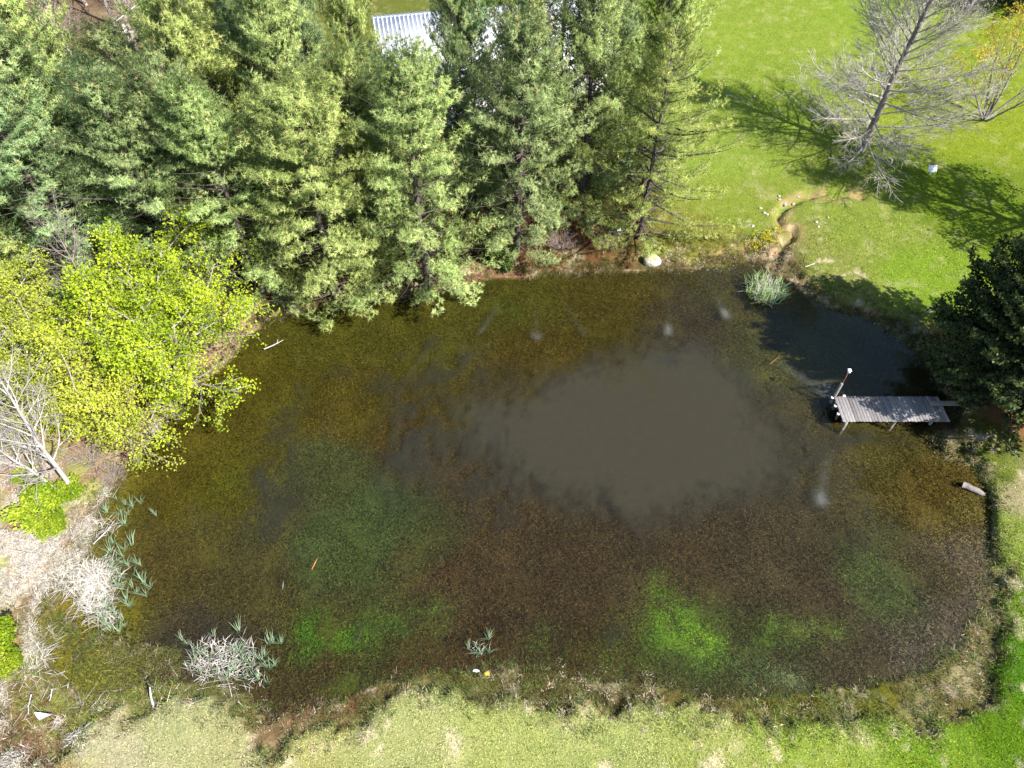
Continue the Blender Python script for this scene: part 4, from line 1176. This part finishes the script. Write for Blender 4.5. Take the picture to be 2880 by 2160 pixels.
# ------------------------------------------------------------------ utility poles and wires
cx, cy, cz = at(354, 87, 8.0)
up = []
def utility_pole(label, loc, h):
    t = thing('utility_pole', label, 'pole', loc, 0, 'poles of the power line')
    Geo().tube([(0, 0, -0.5), (0, 0, h * .5), (0, 0, h + 0.35)], [0.13, 0.11, 0.09], 10).build('pole', M['bark_pale'], t, smooth=True)
    g = Geo(); g.box((0, -0.14, h), (1.9, 0.10, 0.12)); g.build('crossarm', M['bark_pale'], t)
    for sx in (-0.85, 0.0, 0.85):
        Geo().tube([(sx, -0.14, h + .06), (sx, -0.14, h + .10), (sx, -0.14, h + .2)], [0.03, 0.055, 0.03], 8).build('insulator', M['white'], t, smooth=True)
    return t
utility_pole('utility pole with a crossarm just above the pines at the top left', (cx, cy, gz(cx, cy)), cz - gz(cx, cy))
ex, ey = -18.6, 66.0
utility_pole('far utility pole beyond the top edge of the photo', (ex, ey, 0.75), 8.0)
for sx, lab in ((-0.85, 'power line wire on the left end of the crossarm'), (0.0, 'middle power line wire over the thicket'), (0.85, 'power line wire on the right end of the crossarm')):
    a, b_ = Vector((cx + sx, cy - .14, cz + .2)), Vector((ex + sx, ey - .14, 8.95))
    pts = [a.lerp(b_, k / 14) - Vector((0, 0, 1.1 * 4 * (k / 14) * (1 - k / 14))) for k in range(15)]
    o = Geo().tube([tuple(q) for q in pts], [0.02] * 15, 5).build('power_wire', M['wire'])
    tag(o, lab, 'wire', 'power line wires')

# ------------------------------------------------------------------ dock
DZ = 0.52
x0, x1 = at(2346, 1115, DZ)[0], at(2640, 1115, DZ)[0] - 0.02
yt, yb = at(2346, 1115, DZ)[1], at(2366, 1185, DZ)[1]
dock = thing('dock', 'weathered grey plank dock reaching out from the right bank', 'dock', (x0, yb, 0))
LD_, WD_ = x1 - x0, yt - yb
np_ = 33
pw = LD_ / np_
for k in range(np_):
    g = Geo()
    w = pw - rng.uniform(0.006, 0.014)
    l = WD_ + rng.uniform(-0.03, 0.04)
    V0 = ((k + 0.5) * pw, WD_ / 2 + rng.uniform(-.015, .015), DZ - 0.02 + rng.uniform(-0.006, 0.006))
    g.box((0, 0, 0), (w, l, 0.036), Matrix.Rotation(rng.uniform(-.004, .004), 3, 'Z'))
    o = g.build('plank', M['plank'], dock)
    o.location = V0
for yy in (0.14, WD_ / 2, WD_ - 0.14):
    g = Geo(); g.box((LD_ / 2, yy, DZ - 0.125), (LD_ - 0.06, 0.05, 0.15)); g.build('beam', M['beam'], dock)
for (xx, yy, top) in ((0.16, 0.05, DZ - 0.045), (2.3, 0.17, DZ - 0.045), (4.0, 0.3, DZ - 0.045), (2.3, WD_ - 0.03, DZ - 0.045), (4.2, WD_ - 0.05, DZ - 0.045)):
    Geo().tube([(xx, yy - .06, -0.7), (xx, yy - .06, top * .5), (xx, yy - .06, top)], [0.07, 0.07, 0.068], 10).build('post', M['post'], dock, smooth=True)
Geo().tube([(0.06, WD_ + 0.07, -0.7), (0.06, WD_ + 0.07, 0.6), (0.06, WD_ + 0.07, 1.32), (0.06, WD_ + 0.07, 1.36)], [0.075, 0.072, 0.07, 0.055], 12).build('mooring_post', M['post'], dock, smooth=True)
g = Geo(); g.box((0.44, WD_ + 0.02, DZ + 0.015), (0.11, 0.10, 0.03)); g.build('cleat', M['white'], dock)
for (yy) in (WD_ - 0.05, WD_ * 0.62, WD_ * 0.30):
    g = Geo(); g.box((-0.075, yy, DZ - 0.05), (0.13, 0.05, 0.04)); g.box((-0.11, yy, DZ - 0.01), (0.05, 0.11, 0.04)); g.build('cleat', M['white'], dock)
for yy in (0.5, WD_ - 0.3):
    g = Geo(); g.box((0.0, yy, 0.27), (0.05, 0.12, 0.50)); g.build('ladder_rail', M['beam'], dock)
rod = thing('rod_light', 'thin rusty rod with a small white lamp box at the dock corner', 'lamp', (x0 + 0.10, yt + 0.08, 0))
Geo().tube([(0, 0, -0.5), (0.0, 0, 1.2), (-0.02, 0, 2.06)], [0.018, 0.018, 0.016], 8).build('rod', M['rust'], rod, smooth=True)
g = Geo(); g.box((-0.02, 0, 2.13), (0.11, 0.11, 0.14)); lb = g.build('lamp_box', M['grey_panel'], rod)
g = Geo(); g.box((-0.02, 0, 2.215), (0.14, 0.14, 0.025)); g.build('cap', M['white'], lb)
a, c_ = Vector(at(2614, 1136, DZ + 0.03)), hit(2716, 1137)
gp = Geo()
dv_ = (c_ - a)
rotm = dv_.to_track_quat('X', 'Z').to_matrix()
gp.box((0, 0, 0), (dv_.length, 0.24, 0.045), rotm)
o = gp.build('gangplank', M['post'])
o.location = (a + c_) / 2 + Vector((0, 0, 0.05))
tag(o, 'single pale board bridging the dock and the bank', 'gangplank')

# ------------------------------------------------------------------ small things on the lawn and bank
p = hit(2614, 492)
sg = thing('yard_sign', 'small square white panel on a short stake in the tree shade', 'sign', p, R(-8))
g = Geo(); g.box((0, 0, 0), (0.46, 0.40, 0.03), Matrix.Rotation(R(40), 3, 'X')); o = g.build('panel', M['grey_panel'], sg); o.location = (0, 0, 0.42)
g = Geo(); g.box((0, -0.02, 0.12), (0.05, 0.04, 0.56)); g.build('stake', M['white'], sg)


def rock_mesh(name, r, seed, mat, flat=0.6, sub=2):
    q = np.random.RandomState(seed)
    n1, n2 = 14, 8
    V = [(0, 0, 1)]
    for a in range(1, n2):
        th = math.pi * a / n2
        for b in range(n1):
            ph = 2 * math.pi * b / n1
            V.append((math.sin(th) * math.cos(ph), math.sin(th) * math.sin(ph), math.cos(th)))
    V.append((0, 0, -1))
    V = np.array(V)
    ax = unit(q.normal(0, 1, (9, 3)))
    off = q.uniform(0.62, 1.0, 9)
    s = np.ones(len(V))
    for a_, o_ in zip(ax, off):
        dd = V @ a_
        s = np.minimum(s, np.where(dd > 0.05, o_ / np.maximum(dd, 0.05), 9))
    V = V * (s * q.uniform(0.95, 1.05, len(V)))[:, None] * np.array([1, 0.8, flat]) * r
    T, Qd = [], []
    for b in range(n1):
        T.append((0, 1 + b, 1 + (b + 1) % n1))
        T.append((len(V) - 1, 1 + (n2 - 2) * n1 + (b + 1) % n1, 1 + (n2 - 2) * n1 + b))
        for a in range(n2 - 2):
            Qd.append((1 + a * n1 + b, 1 + (a + 1) * n1 + b, 1 + (a + 1) * n1 + (b + 1) % n1, 1 + a * n1 + (b + 1) % n1))
    return mesh_np(name, V, T, Qd, mat, link=False)


p = hit(1832, 738)
o = obj('boulder', rock_mesh('boulder', 0.52, 4, M['stone'], 0.7), None, p + Vector((0, 0, 0.12)))
tag(o, 'large pale boulder at the water edge under the thin pine', 'boulder')
rm = [rock_mesh('stone', 0.11, 30 + k, M['stone'], 0.6) for k in range(4)]
STN = [(2191, 553, 1.0, 'pale stone topmost of the pair above the gully'), (2192, 562, 1.0, 'pale stone lower of the pair above the gully'), (2204, 580, 1.5, 'largest white stone beside the top bend of the gully'), (2139, 586, 1.1, 'lone pale stone left of the gully top'),
       (2150, 600, 1.2, 'pale stone in the rubble patch left of the gully'), (2158, 604, 0.9, 'small pale stone touching the rubble patch'), (2233, 565, 1.2, 'pale stone between the gully and the bare tree'), (2117, 636, 1.1, 'pale stone beside the yellow flowers'),
       (2301, 638, 0.9, 'small white stone alone right of the gully'), (2246, 551, 0.9, 'pale stone nearest the bare tree shadow'), (2328, 612, 0.8, 'small pale stone on bare soil right of the gully bend'), (2295, 625, 1.1, 'tan stone in the bare strip right of the gully'),
       (2044, 270, 1.2, 'white flat stone leftmost on the upper lawn above the shadow'), (2055, 271, 1.3, 'white flat stone second from left above the shadow on the lawn'), (2120, 271, 1.0, 'white flat stone right of the pair on the upper lawn'), (1985, 668, 1.1, 'pale stone on the grass left of the yellow flowers')]
for k, (px, py, s, lab) in enumerate(STN):
    o = obj('stone', rm[k % 4], None, hit(px, py) + Vector((0, 0, 0.02)))
    o.scale = (s, s, s * 0.8)
    o.rotation_euler = (0, 0, rng.uniform(0, 6))
    tag(o, lab, 'stone', 'pale stones near the gully and lawn')


def stick(name, label, cat, a, b, r, mat, fork=0, group=None, sag=0.0):
    a, b = np.array(a), np.array(b)
    mid = (a + b) / 2 + np.array([0, 0, sag]) + nr.normal(0, 0.02, 3)
    g = Geo().tube([a, mid, b], [r, r * 0.85, r * 0.5], 7)
    for k in range(fork):
        t = 0.4 + 0.4 * k / max(1, fork)
        p = a + (b - a) * t
        d = unit(b - a) + nr.normal(0, 0.45, 3) * np.array([1, 1, 0.3])
        g.tube([p, p + d * 0.25, p + d * 0.45 * np.linalg.norm(b - a) * 0.8], [r * .5, r * .4, r * .2], 5)
    return tag(g.build(name, M[mat], smooth=True), label, cat, group)


def w_(px, py, z=0.02):
    return at(px, py, z)


stick('floating_stick', 'bright orange brown stick lying in the left middle of the pond', 'stick', w_(877, 1601), w_(893, 1569), 0.022, 'orange')
stick('floating_stick', 'red brown stick beside the pale streak left of the dock', 'stick', w_(2165, 1024), w_(2193, 1000), 0.018, 'redwood')
stick('fallen_branch', 'forked bleached branch in the water right of the maple', 'branch', w_(742, 982, .12), w_(797, 956, .05), 0.03, 'dead_wood', 3)
stick('floating_stick', 'thin tan stick floating above the dry reed island', 'stick', w_(794, 1657), w_(797, 1634), 0.012, 'dead_wood')
stick('fallen_branch', 'bleached branch with forks on the mud below the lime shrubs', 'branch', w_(262, 1530, .15), w_(318, 1476, .1), 0.03, 'dead_wood', 4)
stick('fallen_branch', 'long pale stalk on the lower left bank', 'branch', w_(88, 1953, .2), w_(80, 2008, .2), 0.02, 'dead_wood', 1)
stick('fallen_branch', 'short pale stalk right of the long stalk on the lower left bank', 'branch', w_(146, 1938, .2), w_(139, 1972, .2), 0.02, 'dead_wood', 1)
stick('fallen_branch', 'grey twig fallen on the grass right of the thin pine', 'branch', hit(1856, 580) + Vector((0, 0, .1)), hit(1935, 628) + Vector((0, 0, .06)), 0.03, 'bark_grey', 4)
stick('fallen_branch', 'pale twigs lying on the lawn above the reed clump', 'branch', hit(2264, 752) + Vector((0, 0, .05)), hit(2290, 742) + Vector((0, 0, .05)), 0.025, 'dead_wood', 4)
stick('stake', 'weathered leaning stake in the grass of the lower left shore', 'stake', hit(433, 1990), Vector(w_(421, 1932, 0.5)), 0.045, 'dead_wood')
lg = thing('log', 'short bleached log with a dark end at the right shore', 'log', Vector(at(2737, 1376, 0.04)), R(-32))
Geo().tube([(-.42, 0, 0), (-.25, .02, .01), (-.05, -.01, .015), (.15, 0.02, 0), (.32, 0, -.02), (.46, 0.03, -.05)], [0.12, 0.135, 0.118, 0.125, 0.10, 0.06], 12).build('log_body', M['log'], lg, smooth=True)
Geo().tube([(-.432, 0, 0), (-.422, 0, 0)], [0.12, 0.128], 12).build('cut_end', M['char'], lg)
bar = thing('barrel', 'blue plastic barrel with pale lid half hidden under the thin pine', 'barrel', hit(1727, 655) + Vector((0, 0, 0.16)), R(20))
bar.rotation_euler = (R(62), 0, R(35))
bar.scale = (0.7, 0.7, 0.7)
pr = [(0.0, .20), (.03, .24), (.16, .245), (.18, .255), (.22, .255), (.24, .245), (.40, .245), (.42, .255), (.46, .255), (.48, .245), (.60, .24), (.63, .20)]
Geo().tube([(0, 0, z) for z, r in pr], [r for z, r in pr], 16).build('barrel_body', M['blue'], bar, smooth=False)
Geo().tube([(0, 0, .632), (0, 0, .66)], [0.235, 0.225], 16).build('lid', M['grey_panel'], bar)
# white sheet of litter with a raised edge
p = hit(112, 2012)
g = Geo()
sv = [Vector(at(97, 2003, .24)), Vector(at(147, 2009, .22)), Vector(at(124, 2019, .2)), Vector(at(111, 2027, .17)), Vector(at(104, 2017, .2))]
g.add([tuple(v) for v in sv] + [tuple(v + Vector((0, 0, .02))) for v in sv], [(0, 1, 2, 4), (5, 9, 7, 6)] + [(k, (k + 1) % 5, 5 + (k + 1) % 5, 5 + k) for k in range(5)], [(4, 2, 3), (9, 8, 7)])
tag(g.build('plastic_scrap', M['white']), 'white torn plastic sheet on the lower left bank', 'litter')
o = obj('plastic_scrap', rock_mesh('plastic_scrap', 0.11, 51, M['white'], 0.4), None, at(1339, 1886, 0.03)); o.scale = (1.4, .6, 1)
tag(o, 'white curved scrap floating at the near shore', 'litter')
o = obj('ball', rock_mesh('ball', 0.12, 52, M['yellow'], 0.85), None, at(1369, 1894, 0.03))
tag(o, 'yellow orange round object at the near water edge', 'ball')


# ------------------------------------------------------------------ reeds
def reed_mesh(name, n, h, spread, wid, cols, seed, lay=0.0, rad=0.06, link=False):
    """bent strap leaves in two segments from a common foot"""
    q = np.random.RandomState(seed)
    a = q.uniform(0, 6.28, n)
    rr = rad * np.sqrt(q.uniform(0, 1, n))
    b = np.stack([np.cos(a) * rr, np.sin(a) * rr, np.full(n, -0.05)], -1)
    az = q.uniform(0, 6.28, n)
    up = np.clip(q.uniform(1 - spread, 1.0, n) - lay, 0.03, 1)
    hz = np.sqrt(1 - up * up)
    d1 = np.stack([np.cos(az) * hz, np.sin(az) * hz, up], -1)
    d2 = unit(d1 + np.stack([np.cos(az), np.sin(az), np.full(n, -0.5 - lay)], -1) * q.uniform(0.1, 0.7, (n, 1)))
    L_ = h * q.uniform(0.55, 1.15, (n, 1))
    m_ = b + d1 * L_ * 0.6
    t_ = m_ + d2 * L_ * 0.4
    t_[:, 2] = np.maximum(t_[:, 2], 0.02); m_[:, 2] = np.maximum(m_[:, 2], 0.03)
    wv = np.stack([-np.sin(az + .6), np.cos(az + .6), q.uniform(-.3, .3, n)], -1) * wid * 0.5 * q.uniform(0.7, 1.3, (n, 1))
    V = np.stack([b - wv, b + wv, m_ + wv * .8, m_ - wv * .8, t_], 1).reshape(-1, 3)
    I = np.arange(n)[:, None] * 5
    f = q.uniform(0, 1, (n, 1))
    c = np.array(cols[0]) * (1 - f) + np.array(cols[1]) * f
    return mesh_np(name, V, I + np.array([[3, 2, 4]]), I + np.array([[0, 1, 2, 3]]), M['blade'], np.repeat(c, 5, 0), link=link)


GREENR = [(0.13, 0.20, 0.11), (0.27, 0.35, 0.21)]
DRYR = [(0.42, 0.38, 0.33), (0.74, 0.71, 0.66)]
tufts = [reed_mesh('reed_tuft', 9 + 3 * k, 0.72, 0.22, 0.024, GREENR, 300 + k) for k in range(4)]
T1 = [(330, 1404), (352, 1418), (372, 1425), (395, 1416), (430, 1437), (300, 1440), (344, 1449), (360, 1447), (288, 1395), (350, 1476), (318, 1528), (350, 1548), (370, 1532), (312, 1556), (300, 1572), (345, 1566), (328, 1578), (345, 1585), (362, 1592), (385, 1580),
      (398, 1590), (315, 1600), (335, 1615), (350, 1628), (378, 1612), (392, 1625), (330, 1648), (345, 1655), (372, 1652), (384, 1668), (412, 1676), (355, 1690), (330, 1700), (365, 1706), (300, 1712), (320, 1730), (345, 1745), (352, 1762), (335, 1778), (362, 1790), (310, 1772), (290, 1740), (405, 1640), (420, 1655), (440, 1450)]
T2 = [(512, 1800), (528, 1812), (540, 1838), (548, 1855), (560, 1828), (575, 1842), (590, 1850), (630, 1850), (665, 1830), (680, 1838), (690, 1860), (705, 1868), (720, 1850), (735, 1858), (745, 1845), (755, 1810), (768, 1806), (742, 1872), (756, 1880), (700, 1885), (715, 1895), (660, 1885), (610, 1885), (560, 1890), (545, 1870), (725, 1910), (752, 1920), (690, 1908), (640, 1910), (790, 1808), (774, 1870)]
T3 = [(1318, 1825), (1375, 1795), (1352, 1838), (1376, 1832), (600, 1788), (672, 1776)]
T3L = ['green reed sprig leftmost of the small cluster in the near water', 'green reed sprig highest of the small cluster in the near water', 'green reed sprig in the middle of the small cluster in the near water', 'green reed sprig lowest right of the small cluster in the near water',
       'tiny green sprig alone in open brown water above the reed island', 'tiny green sprig above the right part of the reed island']
for L3, lab, grp in ((T1, 'green reed tuft standing in the shallow water along the left shore', 'green reed tufts of the left shore'), (T2, 'green reed tuft around the dry reed island at the lower left', 'green reed tufts of the reed island'), (T3, 'single green reed sprig standing alone in the near water', 'lone reed sprigs')):
    for k, (px, py) in enumerate(L3):
        o = obj('reed_tuft', tufts[(k * 7) % 4], None, at(px, py, 0.0))
        s = rng.uniform(0.5, 0.95)
        o.scale = (s, s, s * rng.uniform(0.8, 1.1))
        o.rotation_euler = (0, 0, rng.uniform(0, 6))
        tag(o, T3L[k] if L3 is T3 else lab, 'reed', grp)
DRY = [(285, 1600, 1.0, 60, 'white dry reeds bent over at the top of the left reed bed'), (250, 1640, 1.3, 110, 'dense heap of bleached fallen reeds in the middle of the left shore'), (270, 1680, 1.3, 120, 'largest bleached reed heap at the water edge, lower part of the left bed'), (215, 1610, 1.2, 90, 'dry reeds on the mud left of the bleached heap'),
       (285, 1725, 0.8, 40, 'small dry reed fan below the largest bleached heap'), (305, 1745, 0.6, 24, 'dry reed wisp lowest in the left bed'), (310, 1475, 0.8, 26, 'dry reeds around the forked branch near the lime shrubs'), (150, 1600, 1.2, 80, 'dry straw mat on the bank behind the left reed bed'),
       (575, 1838, 0.8, 30, 'dry reed fan at the left end of the reed island'), (625, 1850, 0.9, 46, 'dry reed burst in the middle of the reed island'), (678, 1830, 0.8, 30, 'white dry reeds at the upper right of the reed island'), (565, 1870, 0.8, 26, 'dry reeds at the lower left of the reed island'),
       (610, 1890, 1.1, 34, 'crossed pale reed stalks along the front of the reed island'), (670, 1885, 1.0, 30, 'crossed pale reed stalks at the right of the reed island'), (720, 1912, 0.5, 12, 'small dry wisp at the right end of the reed island'), (105, 1810, 1.0, 70, 'dry straw clump on the lower left bank above the marsh'), (70, 1870, 1.2, 90, 'large dry straw heap at the lower left bank'),
       (1345, 1828, 0.4, 9, 'tan dead reeds among the lone sprigs in the near water'), (240, 1500, 0.9, 50, 'dry reeds on the mud edge right of the lime shrubs')]
for k, (px, py, s, n, lab) in enumerate(DRY):
    o = obj('dry_reeds', reed_mesh('dry_reeds', int(n * 1.7), 0.62 * s, 0.85, 0.019, DRYR, 400 + k, lay=0.72, rad=0.55 * s), None, hit(px, py) if px < 200 else at(px, py, 0.0))
    tag(o, lab, 'dry reeds', 'dry reeds of the left marsh')
ct = thing('cattail_clump', 'round clump of green and bleached cattails in the upper right water', 'reeds', at(2150, 822, 0))
o = obj('green_leaves', reed_mesh('green_leaves', 360, 0.85, 0.30, 0.034, [(0.16, 0.26, 0.07), (0.36, 0.46, 0.20)], 501, rad=0.95), ct)
o['kind'] = 'stuff'
o = obj('dry_leaves', reed_mesh('dry_leaves', 230, 0.8, 0.7, 0.026, DRYR, 502, lay=0.1, rad=0.7), ct)
o['kind'] = 'stuff'
for k in range(9):
    a = rng.uniform(0, 6.28); r_ = rng.uniform(.2, .8); x_, y_ = math.cos(a) * r_, math.sin(a) * r_; h_ = rng.uniform(.9, 1.25); lx, ly = rng.uniform(-.12, .12), rng.uniform(-.12, .12)
    st = Geo().tube([(x_, y_, -0.05), (x_ + lx * .6, y_ + ly * .6, h_ * .6), (x_ + lx, y_ + ly, h_)], [0.008, 0.007, 0.006], 5).build('stalk', M['dead_wood'], ct)
    Geo().tube([(x_ + lx, y_ + ly, h_), (x_ + lx, y_ + ly, h_ + .02), (x_ + lx, y_ + ly, h_ + .13), (x_ + lx, y_ + ly, h_ + .15)], [0.01, 0.022, 0.022, 0.008], 7).build('cattail_head', M['cattail'], st)

# yellow flowers by the gully, dandelions on the lawn
P = []
q = np.random.RandomState(9)
for (px, py, n, s) in ((2130, 690, 34, 12), (2152, 662, 34, 10), (2176, 678, 30, 12), (2185, 650, 16, 7), (2140, 675, 26, 14), (2120, 700, 18, 10)):
    for k in range(n):
        P.append(tuple(hit(px + q.normal(0, s), py + q.normal(0, s * .7)) + Vector((0, 0, 0.12))))
nr = np.random.RandomState(10)
P = np.array(P)
o = foliage('yellow_flower', P, np.tile([0, 0, 1.0], (len(P), 1)), 5, (0.05, 0.09), (0.04, 0.06), 0.9, np.tile([0.50, 0.46, 0.02], (len(P), 1)), M['blade'], True)
tag(o, 'patch of small yellow flowers beside the gully', kind='stuff')
P = []
for k in range(260):
    px, py = q.uniform(1900, 2880), q.uniform(2020, 2160)
    if k > 150: px, py = q.uniform(1900, 2880), q.uniform(40, 760)
    v = at(px, py, 0.4)
    P.append((v[0], v[1], gz(v[0], v[1]) + 0.05))
P = np.array(P)
k_ = (ground_at(P[:, 0], P[:, 1])[2] > 0.2)
P = P[k_]
o = foliage('dandelion', P, np.tile([0, 0, 1.0], (len(P), 1)), 4, (0.02, 0.035), (0.02, 0.03), 0.9, np.tile([0.55, 0.45, 0.02], (len(P), 1)), M['blade'], True)
tag(o, kind='stuff')
